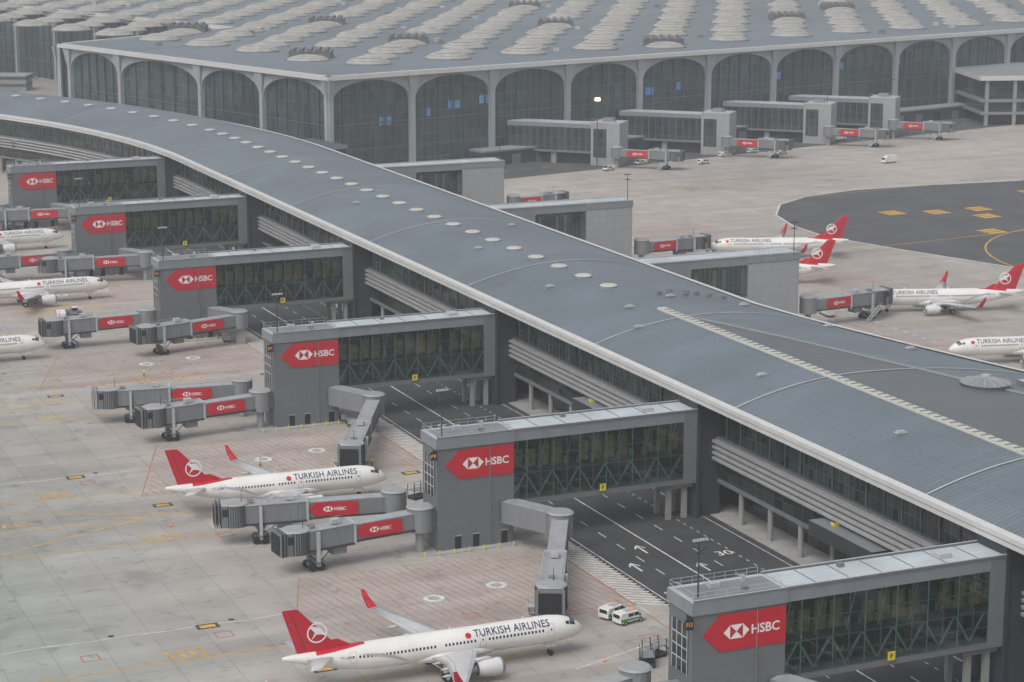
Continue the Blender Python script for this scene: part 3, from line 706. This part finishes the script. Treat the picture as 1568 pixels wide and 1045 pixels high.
for k in range(6):
    for yy in (22,48):
        x,y=path(86.8*k+yy,-20.2); c.box(x-.6,x-.5,y-.5,y+.5,8.6,9.8,"yellow_sign"); c.box(x-.6,x+.4,y-.55,y-.5,8.6,9.8,"yellow_sign")
    x,y=path(86.8*k,-19); c.box(x-.4,x+4,y+8,y+20,.0,12.9,"dark_wall"); c.box(x-3.6,x+2,y+34,y+52,7,9.3,"dark_metal","fascia_grey")
c.obj("columns",pier)
kb=MB(); kb.box(50.5,58,-120,470,0,.14,"kerb"); pier_place(kb.obj("pavement"))

# ---------------- terminal ----------------
term=bpy.data.objects.new("terminal_building",None); link(term)
Cc=Vector((-64,766,0)); a53=math.radians(53); a41=math.radians(41)
A=Vector((math.sin(a53),math.cos(a53),0)); B=Vector((-math.sin(a41),math.cos(a41),0))
Lc=Cc+B*186; Bc=Vector((-126,996,0)); Rc=Cc+A*710; 
BcL=Bc+B*420
ZT=36.
def facade(P0,P1,cols,name,zt=ZT-1.2,outn=None,colw=1.9):
    P0=Vector(P0);P1=Vector(P1); d=(P1-P0).normalized(); n=Vector((d.y,-d.x,0))
    if outn is not None and n.dot(outn)<0: n=-n
    mb=MB(); gm=MB()
    def Q(x,z,o): p=P0+d*x+n*o; return (p.x,p.y,z)
    L=(P1-P0).length
    gm.face([Q(0,0,-1.6),Q(L,0,-1.6),Q(L,zt,-1.6),Q(0,zt,-1.6)],"terminal_glass",[(0,0),(L,0),(L,zt),(0,zt)])
    E=.62
    for c0,c1 in zip(cols,cols[1:]):
        x0=c0+colw/2; x1=c1-colw/2; w=(x1-x0)/2; cx=(x0+x1)/2; zb=zt-12.0; top=zt-1.3
        K=28; arc=[(cx-w*math.cos(math.pi*i/K), zb+(top-zb)*max(0,math.sin(math.pi*i/K))**E) for i in range(K+1)]
        for (ax,az),(bx,bz) in zip(arc,arc[1:]):
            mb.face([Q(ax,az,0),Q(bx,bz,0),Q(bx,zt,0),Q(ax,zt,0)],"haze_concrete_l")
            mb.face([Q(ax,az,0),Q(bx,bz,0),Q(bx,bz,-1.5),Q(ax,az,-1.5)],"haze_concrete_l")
        for i in range(1,6):
            x=x0+(x1-x0)*i/6; zz=zb+(top-zb)*math.sin(math.acos(max(-1,min(1,(cx-x)/w))))**E
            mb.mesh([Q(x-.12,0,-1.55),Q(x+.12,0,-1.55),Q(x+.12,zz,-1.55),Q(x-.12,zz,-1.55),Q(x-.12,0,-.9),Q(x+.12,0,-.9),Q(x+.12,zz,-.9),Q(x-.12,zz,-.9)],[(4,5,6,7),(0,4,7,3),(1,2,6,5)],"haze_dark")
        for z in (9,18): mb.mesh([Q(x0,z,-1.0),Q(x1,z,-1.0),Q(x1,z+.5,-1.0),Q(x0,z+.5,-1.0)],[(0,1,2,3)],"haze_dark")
    for c in cols:
        o0,o1,hw=-1.5,.35,colw/2
        v=[Q(c-hw,0,o0),Q(c+hw,0,o0),Q(c+hw,0,o1),Q(c-hw,0,o1),Q(c-hw,zt,o0),Q(c+hw,zt,o0),Q(c+hw,zt,o1),Q(c-hw,zt,o1)]
        mb.mesh(v,[(0,1,5,4),(1,2,6,5),(2,3,7,6),(3,0,4,7)],"haze_concrete_l")
        v=[Q(c-hw,zt-8,.4),Q(c+hw,zt-8,.4),Q(c+2.6,zt,1.6),Q(c-2.6,zt,1.6),Q(c-hw,zt-8,.2),Q(c+hw,zt-8,.2),Q(c+2.6,zt,.2),Q(c-2.6,zt,.2)]
        mb.mesh(v,[(0,1,2,3),(0,3,7,4),(1,5,6,2)],"haze_concrete_l")
    gm.obj(name+"_glass",term); mb.obj(name+"_arches",term)
cin=Vector((0,3,0))
facade(Cc+cin,Rc+cin,[35.6*i for i in range(20)],"front_facade",outn=Vector((.6,-.8,0)))
facade(Cc+cin,Lc+cin,[0.01,41,81.5,139,178],"side_facade",outn=Vector((-.8,-.6,0)))
facade(Lc+cin,Bc+cin,[0,36,72,108],"inner_facade",outn=Vector((-.8,.6,0)))
facade(Bc+cin,BcL+cin,[40*i for i in range(11)],"rear_facade",outn=Vector((-.8,-.6,0)))
rm=MB()
far=700
poly_=[Cc,Rc,Rc+B*far,BcL+A*30+B*300,BcL,Bc,Lc]
def uvof(p): q=p-Cc; dt=A.x*B.y-A.y*B.x; return ((q.x*B.y-q.y*B.x)/dt,(A.x*q.y-A.y*q.x)/dt)
def ij(u,v): return Cc+A*u+B*v
rm.face([(p.x,p.y,ZT) for p in poly_],"terminal_roof",[uvof(p) for p in poly_])
for P,Qq in zip(poly_,poly_[1:]+poly_[:1]):
    d=(Qq-P).normalized(); ni=Vector((-d.y,d.x,0))
    rm.face([(P.x,P.y,ZT-1.5),(Qq.x,Qq.y,ZT-1.5),(Qq.x,Qq.y,ZT),(P.x,P.y,ZT)],"white_trim")
    rm.face([(P.x,P.y,ZT+.05),(Qq.x,Qq.y,ZT+.05),(Qq.x+ni.x*2.4,Qq.y+ni.y*2.4,ZT+.05),(P.x+ni.x*2.4,P.y+ni.y*2.4,ZT+.05)],"white_trim")
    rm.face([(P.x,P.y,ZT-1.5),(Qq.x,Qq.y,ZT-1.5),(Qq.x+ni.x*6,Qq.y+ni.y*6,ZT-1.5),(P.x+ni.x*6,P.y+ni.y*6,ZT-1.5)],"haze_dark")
rm.obj("roof",term)
dm=MB()
def dome(mb,c,rx,ry,h,mat="dome_cream"):
    n=22
    def ring(r_,z_): 
        return [(c[0]+rx*r_*(1.0 if i%2 else .965)*math.cos(2*math.pi*i/n),c[1]+ry*r_*(1.0 if i%2 else .965)*math.sin(2*math.pi*i/n),c[2]+h*z_) for i in range(n)]
    mb.loft([ring(1.10,.0),ring(1.10,.14)],"dome_rib")
    mb.loft([ring(1.0,.14),ring(.95,.36),ring(.84,.47)],mat,caps=False); mb.loft([ring(.84,.44),ring(.80,.54)],"dome_rib",caps=False)
    mb.loft([ring(.86,.50),ring(.74,.70),ring(.60,.78)],mat,caps=False); mb.loft([ring(.60,.76),ring(.56,.84)],"dome_rib",caps=False)
    mb.loft([ring(.63,.82),ring(.42,.95),ring(.12,1.0)],mat,caps=True)
dark={(4,0),(0,1),(8,2),(2,2),(5,3),(3,5),(10,3),(7,6),(1,5)}
rn=random.Random(11)
for i in range(-14,20):
    for j in range(0,19):
        u=41+35.8*i; v=33+35.8*j
        p=ij(u,v)
        if i<0:
            if v<250 or (p-Bc).dot(Vector((B.y,-B.x,0)))<14: continue
        if u>700: continue
        if (i,j) in dark:
            dm.box(p.x-8,p.x+8,p.y-6,p.y+6,ZT,ZT+2.8,"dome_dark","fascia_grey"); 
            for q in range(5): dm.box(p.x-7.5+q*3.2,p.x-5.8+q*3.2,p.y-6.4,p.y+4,ZT+2.8,ZT+3.9,"grey_frame")
            dome(dm,(p.x,p.y-13,ZT),8,6,2.2); continue
        k=rn.uniform(.94,1.05)
        dome(dm,(p.x,p.y,ZT),8.4*k,6.8*k,2.9*k)
        p2=p+(A+B)*18.0
        dome(dm,(p2.x,p2.y,ZT),7.2,5.8,2.2)
for _ in range(70):
    p=ij(rn.uniform(20,560),rn.uniform(14,400)); dm.box(p.x-1.2,p.x+1.2,p.y-1,p.y+1,ZT,ZT+rn.uniform(.8,1.8),"light_metal" if rn.random()<.6 else "grey_frame")
dm.obj("roof_domes",term)
sm=MB()
for x,z in ((22,17),(25,17),(42,19),(52,21),(55,21),(66,22),(69,22),(146,20),(148,20),(162,21),(252,24),(286,24),(213,22),(216,22)):
    p=Cc+cin+A*x+Vector((A.y,-A.x,0))*(-1.3); q=p+A*2.2; sm.face([(p.x,p.y,z),(q.x,q.y,z),(q.x,q.y,z+3),(p.x,p.y,z+3)],"screen_blue")
sm.obj("display_screens",term)
nA=Vector((A.y,-A.x,0))
pd=MB()
def obox(mb,u0,u1,o0,o1,z0,z1,mat,top=None):
    c=[Cc+cin+A*u+nA*o for u,o in ((u0,o0),(u1,o0),(u1,o1),(u0,o1))]
    mb.mesh([(p.x,p.y,z0) for p in c]+[(p.x,p.y,z1) for p in c],[(0,1,5,4),(1,2,6,5),(2,3,7,6),(3,0,4,7)],mat); mb.mesh([(p.x,p.y,z1) for p in c],[(0,1,2,3)],top or mat)
obox(pd,60,330,.6,9,0,5.2,"dark_wall","haze_dark"); obox(pd,60,330,.5,9.6,5.2,5.9,"fascia_grey","haze_concrete")
for i in range(24): obox(pd,62+i*11.3,66+i*11.3,9.05,9.15,.2,3.8,"grey_frame" if i%3 else "window_dark")
pd.obj("service_podium",term)
rd=MB(); c=[Cc+cin+A*u+nA*o for u,o in ((40,9.6),(520,9.6),(520,38),(40,38))]; rd.face([(p.x,p.y,.006) for p in c],"asphalt_mid")
for k in range(50):
    p=Cc+cin+A*(50+k*9)+nA*22; q=p+A*4; rd.face([(p.x,p.y,.012),(q.x,q.y,.012),(q.x+nA.x*.3,q.y+nA.y*.3,.012),(p.x+nA.x*.3,p.y+nA.y*.3,.012)],"paint_white")
rd.obj("terminal_road")
for bx,by in ((0,815),(43,846.5),(86,879),(115,901)):
    e=bpy.data.objects.new("gate_building",None); link(e); e.location=(bx,by,0); e.rotation_euler=(0,0,math.atan2(-14,38)); 
    b=MB(); b.box(-2,31,0,9,13.4,15,"fascia_grey","gate_roof"); b.box(-2,31,.3,8.7,5,13.4,"glass_wall"); b.box(-2,31,0,9,4.2,5.0,"grey_frame")
    for i in range(12): b.box(-1+i*2.7,-.86+i*2.7,.1,.28,5,13.4,"grey_frame")
    b.box(31,42,-.8,9.8,0,15.8,"cladding_light","gate_roof"); b.box(32,37,-.9,-.82,3,13.5,"glass_wall")
    b.box(15,17,1,8,0,4.2,"column_concrete"); b.box(0,31,3,9,0,4.2,"dark_wall")
    b.obj("link_bridge",e)
    r=MB(); r.box(34,38,3,7,15.8,17,"fascia_grey"); r.cyl((40,1,15.8),(40,1,23),.12,.1,6,"dark_metal"); r.box(39,41,.7,1.3,23,23.4,"dark_metal")
    for i in range(8): r.cyl((31.3+i*1.5,-.6,15.8),(31.3+i*1.5,-.6,17),.05,.05,4,"light_metal")
    r.beam((31.3,-.6,17),(42,-.6,17),.08,.08,"light_metal"); r.obj("roof_equipment",e)
def wjet(x,y,ang,L=22):
    dx=x-OX;dy=y-OY; s=dx*U[0]+dy*U[1]; t=dx*V[0]+dy*V[1]
    x2=x+L*math.cos(ang);y2=y+L*math.sin(ang); dx=x2-OX;dy=y2-OY
    jet_bridge((t,s),(dx*V[0]+dy*V[1],dx*U[0]+dy*U[1]))
for bx,by in ((0,815),(43,846.5),(86,879),(115,901)): wjet(bx+38,by-18.5,math.radians(-12),24)
e=bpy.data.objects.new("link_building",None); link(e); e.location=(-70,735,0); e.rotation_euler=(0,0,math.radians(37))
b=MB(); b.box(-20,12,-8,14,0,15,"glass_wall","gate_roof"); b.box(-20.3,12.3,-8.3,14.3,15,16.2,"fascia_grey","pier_roof"); b.obj("block",e)
e=bpy.data.objects.new("concourse_building",None); link(e); e.location=(196,925,0); e.rotation_euler=(0,0,math.radians(5))
b=MB(); b.box(0,260,0,60,19,21,"white_trim","terminal_roof"); b.box(3,260,3,57,11,19,"glass_wall"); b.box(1,260,1,59,9.8,11,"fascia_grey"); b.box(3,260,3,57,5.6,9.8,"glass_wall"); b.box(1,260,1,59,4.6,5.6,"fascia_grey"); b.box(6,260,8,50,0,4.6,"dark_wall")
for i in range(20): b.box(3+i*12,4.4+i*12,1.2,2.6,0,19,"column_concrete")
b.obj("wing",e)
random.seed(3)
for x,y,w,d,h in ((-250,1075,30,14,7),(-300,1180,34,20,12),(-338,1330,60,20,16),(-420,1480,90,30,20),(-250,1420,20,40,10)):
    e=bpy.data.objects.new("office_building",None); link(e); e.location=(x,y,0)
    b=MB(); b.box(-w/2,w/2,-d/2,d/2,0,h,"haze_concrete","fascia_grey")
    k=2.
    while k<h-1.5: b.box(-w/2-.05,w/2+.05,-d/2-.1,d/2+.1,k,k+1.4,"haze_dark"); k+=3.4
    b.box(-w/2-.6,w/2+.6,-d/2-.6,d/2+.6,h,h+.5,"light_metal"); b.obj("storeys",e)
cp=MB()
for r_ in range(16):
    for i in range(40):
        if random.random()<.3: continue
        x=-480+i*6+random.uniform(-.3,.3); y=1120+r_*24
        m_=random.choice(["van_white","dark_metal","grey_frame","light_metal","van_white"]); cp.box(x,x+4.4,y,y+1.9,.3,1.0,m_); cp.box(x+.9,x+3.6,y+.1,y+1.8,1.0,1.6,"window_dark")
cp.obj("parked_cars")
pk=MB(); pk.face([(-700,1040,.006),(-235,1040,.006),(-330,1700,.006),(-900,1700,.006)],"asphalt_old"); pk.obj("car_park")

e=bpy.data.objects.new("street_lamp",None); link(e); e.location=(31,800,0)
b=MB(); b.cyl((0,0,0),(0,0,24),.22,.14,8,"dark_metal"); b.box(-1.6,1.6,-.3,.3,24,24.4,"grey_frame"); b.obj("mast",e)
b=MB(); b.box(-.9,.9,-.7,-.35,24.1,25.2,"lamp_lit"); b.obj("lamp_head",e)

# ---------------- vehicles ----------------
def van_mesh(truck=False):
    m=MB(); W=.95
    if not truck: side=[(2.4,.45),(2.45,.95),(1.75,1.15),(1.05,1.85),(-2.2,1.9),(-2.4,1.5),(-2.4,.45)]
    else: side=[(3,.5),(3,2.3),(1.7,2.4),(1.65,3.0),(-3.1,3.0),(-3.1,.6)]
    m.loft([[(x,-W,z) for x,z in side],[(x,W,z) for x,z in side]],"van_white")
    if not truck:
        m.mesh([(1.80,-W+.1,1.19),(1.14,-W+.15,1.84),(1.14,W-.15,1.84),(1.80,W-.1,1.19)],[(0,3,2,1)],"window_dark")
        for sd in (-1,1):
            y=sd*(W+.012)
            m.face([(1.45,y,1.2),(.9,y,1.72),(.25,y,1.72),(.25,y,1.2)],"window_dark"); m.face([(.1,y,1.2),(.1,y,1.72),(-.9,y,1.72),(-.9,y,1.2)],"window_dark")
            m.face([(1.9,y,.62),(1.5,y,.85),(-2.3,y,1.05),(-2.3,y,.6)],"van_green")
            m.box(1.15,1.4,sd*(W+.15)-.1,sd*(W+.15)+.1,1.15,1.35,"dark_metal")
        m.box(-2.44,-2.41,-.7,.7,1.15,1.7,"window_dark"); m.box(2.42,2.5,-.9,.9,.4,.65,"dark_metal"); wh=(1.5,-1.45)
        m.box(-.9,.9,-.5,.5,1.91,2.0,"light_metal"); m.box(.3,.5,-.5,.5,2.0,2.12,"orange_text")
    else:
        m.box(3.01,3.03,-.8,.8,1.4,2.2,"window_dark"); m.box(2.0,2.9,-W-.02,-W-.01,1.4,2.1,"window_dark"); m.box(1.55,1.62,-1.05,1.05,.6,3.05,"sign_red"); wh=(2.1,-1.9)
    for x in wh:
        for sd in (-1,1): m.cyl((x,sd*.98-.12*sd,.36),(x,sd*1.0,.36),.36,.36,14,"tyre"); m.cyl((x,sd*.99,.36),(x,sd*1.02,.36),.2,.2,10,"light_metal")
    return m.data("body")
VM=van_mesh(); TM_=van_mesh(True)
def veh(name,me,t,s,rot,sc_=1):
    e=empty(name,t,s,math.radians(rot)); e.scale=(sc_,)*3; link(bpy.data.objects.new("body",me),e)
veh("parked_van",VM,12.4,47.5,25); veh("parked_van",VM,13.4,44.4,15)
veh("service_truck",TM_,-17,290,80,1.1); 
for t,s,rt in ((279,495,10),(294,500,15),(326,455,190),(240,488,195),(150,300,90),(158,225,80),(262,480,10),(345,520,12),(310,515,15),(222,478,200),(302,492,12)): veh("service_truck" if (t+s)%2 else "parked_van",TM_ if (t+s)%2 else VM,t,s,rt)
def tug(t,s,rot):
    e=empty("tow_tractor",t,s,math.radians(rot)); m=MB(); m.box(-2.2,2.2,-1.1,1.1,.4,1.1,"fascia_grey"); m.box(-.2,1,-1,1,1.1,1.9,"window_dark","van_white"); m.box(-2.0,-.4,-.9,.9,1.1,1.35,"grey_frame")
    for x in (-1.4,1.4):
        for sd in (-1,1): m.cyl((x,sd*.85,.45),(x,sd*1.15,.45),.45,.45,14,"tyre")
    m.obj("body",e)
tug(-12,300,0); tug(8,385,20); tug(168,392,100)
def loader(t,s,rot):
    e=empty("belt_loader",t,s,math.radians(rot)); m=MB(); m.box(-2.5,2.5,-1,1,.5,.9,"grey_frame"); m.beam((-3.4,0,.9),(3.6,0,2.6),.9,.25,"light_metal","dark_metal"); m.box(-1.9,-.9,-1,-.3,.9,1.9,"van_white")
    m.beam((-3,.55,1.4),(3.4,.55,3.0),.06,.06,"light_metal")
    for x in (-1.7,1.7):
        for sd in (-1,1): m.cyl((x,sd*.8,.4),(x,sd*1.1,.4),.4,.4,12,"tyre")
    m.obj("body",e)
loader(-1.0,17.5,20); loader(-36,290,10)
def cage(t,s,rot):
    e=empty("maintenance_platform",t,s,math.radians(rot)); m=MB(); m.box(-1.6,1.6,-1,1,.4,.6,"dark_metal"); m.box(-1.5,1.5,-.9,.9,1.6,1.7,"fascia_grey")
    for x in (-1.5,0,1.5):
        for y in (-.9,.9): m.box(x-.05,x+.05,y-.05,y+.05,.6,2.7,"dark_metal")
    for z in (2.15,2.7):
        for y in (-.9,.9): m.beam((-1.5,y,z),(1.5,y,z),.06,.06,"light_metal")
    m.beam((1.5,-.4,1.65),(3.2,-.4,.2),.1,.15,"light_metal"); m.beam((1.5,.4,1.65),(3.2,.4,.2),.1,.15,"light_metal")
    for k in range(5): m.box(1.7+k*.32,1.95+k*.32,-.4,.4,1.4-k*.27,1.44-k*.27,"grey_frame")
    for x in (-1.2,1.2):
        for sd in (-1,1): m.cyl((x,sd*.85,.3),(x,sd*1.0,.3),.3,.3,12,"tyre")
    m.obj("frame",e)
cage(10.2,30,15); cage(7.8,27.5,70); cage(8.2,117,20); cage(-6,205,0)
def cart(t,s,rot):
    e=empty("baggage_cart",t,s,math.radians(rot)); m=MB(); m.box(-1.5,1.5,-.8,.8,.45,.6,"dark_metal"); m.box(-1.5,-1.42,-.8,.8,.6,1.7,"light_metal"); m.box(1.42,1.5,-.8,.8,.6,1.7,"light_metal"); m.box(-1.55,1.55,-.85,.85,1.7,1.8,"fascia_grey"); m.beam((1.5,0,.5),(2.5,0,.3),.08,.08,"dark_metal")
    for x in (-1,1):
        for sd in (-1,1): m.cyl((x,sd*.6,.25),(x,sd*.75,.25),.25,.25,10,"tyre")
    m.obj("body",e)
for t,s,r_ in ((14.5,170,80),(14.5,174,80),(-10,196,10),(-6,196,12),(13,262,80),(3,290,20),(14,255,80),(170,222,0),(172,310,20),(175,398,0)): cart(t,s,r_)
def person(t,s,rot):
    e=empty("ground_crew_person",t,s,math.radians(rot)); m=MB()
    def rg(cx,cy,z,rx,ry,n=10): return [(cx+rx*math.cos(2*math.pi*i/n),cy+ry*math.sin(2*math.pi*i/n),z) for i in range(n)]
    for sd in (-1,1):
        st=.14*sd
        m.loft([rg(st+.08,sd*.10,0,.12,.05),rg(st,sd*.10,.1,.06,.06),rg(st*.6,sd*.10,.48,.065,.065),rg(0,sd*.09,.88,.10,.09)],"trousers")
        m.loft([rg(0,sd*.24,1.42,.06,.06),rg(-.03*sd,sd*.28,1.12,.05,.05),rg(.08*sd+.05,sd*.28,.84,.035,.035)],"hi_vis"); m.loft([rg(.08*sd+.05,sd*.28,.84,.03,.03),rg(.08*sd+.07,sd*.28,.70,.035,.02)],"skin")
    m.loft([rg(0,0,.84,.13,.17),rg(0,0,1.05,.12,.16),rg(0,0,1.35,.13,.22),rg(0,0,1.46,.09,.2),rg(0,0,1.5,.05,.07)],"hi_vis")
    m.loft([rg(0,0,1.49,.05,.05),rg(0.01,0,1.56,.06,.055),rg(.02,0,1.63,.095,.075),rg(.01,0,1.70,.10,.08)],"skin"); m.loft([rg(.01,0,1.69,.105,.085),rg(0,0,1.76,.08,.07),rg(0,0,1.79,.02,.02)],"dark_metal")
    m.obj("figure",e,True)
for t,s,r_ in ((-12.5,228,20),(-11,148,0),(10,60,60),(8,140,90),(-30,330,0)): person(t,s,r_)
def cone(t,s):
    e=empty("traffic_cone",t,s); m=MB(); m.box(-.22,.22,-.22,.22,0,.05,"cone_orange"); m.cyl((0,0,.05),(0,0,.3),.16,.11,10,"cone_orange"); m.cyl((0,0,.3),(0,0,.5),.11,.07,10,"sign_white"); m.cyl((0,0,.5),(0,0,.7),.07,.03,10,"cone_orange"); m.obj("body",e)
for t,s in ((-30,57),(-26,20),(-43,30),(-43,42),(3,31),(3,42),(-27,140),(-36,118),(6,118),(-24,106),(-30,246),(8,52),(9,30)): cone(t,s)

# ---------------- atmospheric haze (real scattering air over the whole airport) ----------------
m=bpy.data.materials.new("haze_air"); m.use_nodes=True; nt=m.node_tree; nt.nodes.clear()
vo=nt.nodes.new("ShaderNodeVolumeScatter"); vo.inputs["Color"].default_value=(.93,.97,1,1); vo.inputs["Density"].default_value=.00026; vo.inputs["Anisotropy"].default_value=.1
oo=nt.nodes.new("ShaderNodeOutputMaterial"); nt.links.new(vo.outputs[0],oo.inputs["Volume"]); MATS["haze_air"]=m
hz=MB(); hz.box(-2200,2600,-500,3600,-2,190,"haze_air"); hz.obj("sky_haze")

# ---------------- light, world, camera ----------------
w=bpy.data.worlds.new("World"); sc.world=w; w.use_nodes=True; nt=w.node_tree
sky=nt.nodes.new("ShaderNodeTexSky"); sky.sky_type='NISHITA'; sky.sun_disc=False
el=math.radians(55); az=math.radians(215)
sky.sun_elevation=el; sky.sun_rotation=az; sky.dust_density=4; sky.air_density=1.0; sky.ozone_density=1
hs=nt.nodes.new("ShaderNodeHueSaturation"); hs.inputs["Saturation"].default_value=.34
bg=nt.nodes["Background"]; bg.inputs[1].default_value=.15
nt.links.new(sky.outputs[0],hs.inputs["Color"]); nt.links.new(hs.outputs[0],bg.inputs[0])
sl=bpy.data.lights.new("sun","SUN"); sl.energy=1.1; sl.angle=math.radians(40); sl.color=(1,.965,.92)
so=bpy.data.objects.new("sun",sl); link(so)
d=Vector((math.sin(az)*math.cos(el),math.cos(az)*math.cos(el),math.sin(el)))
so.rotation_euler=d.to_track_quat('Z','Y').to_euler()
cd=bpy.data.cameras.new("camera"); cam=bpy.data.objects.new("camera",cd); link(cam)
cam.location=(0,0,110); cam.rotation_euler=(math.radians(90-12.35),0,0); cd.lens=36*3376/1568; cd.sensor_width=36; cd.clip_start=1; cd.clip_end=8000
sc.camera=cam
sc.view_settings.view_transform='Standard'; sc.view_settings.look='None'; sc.view_settings.exposure=0
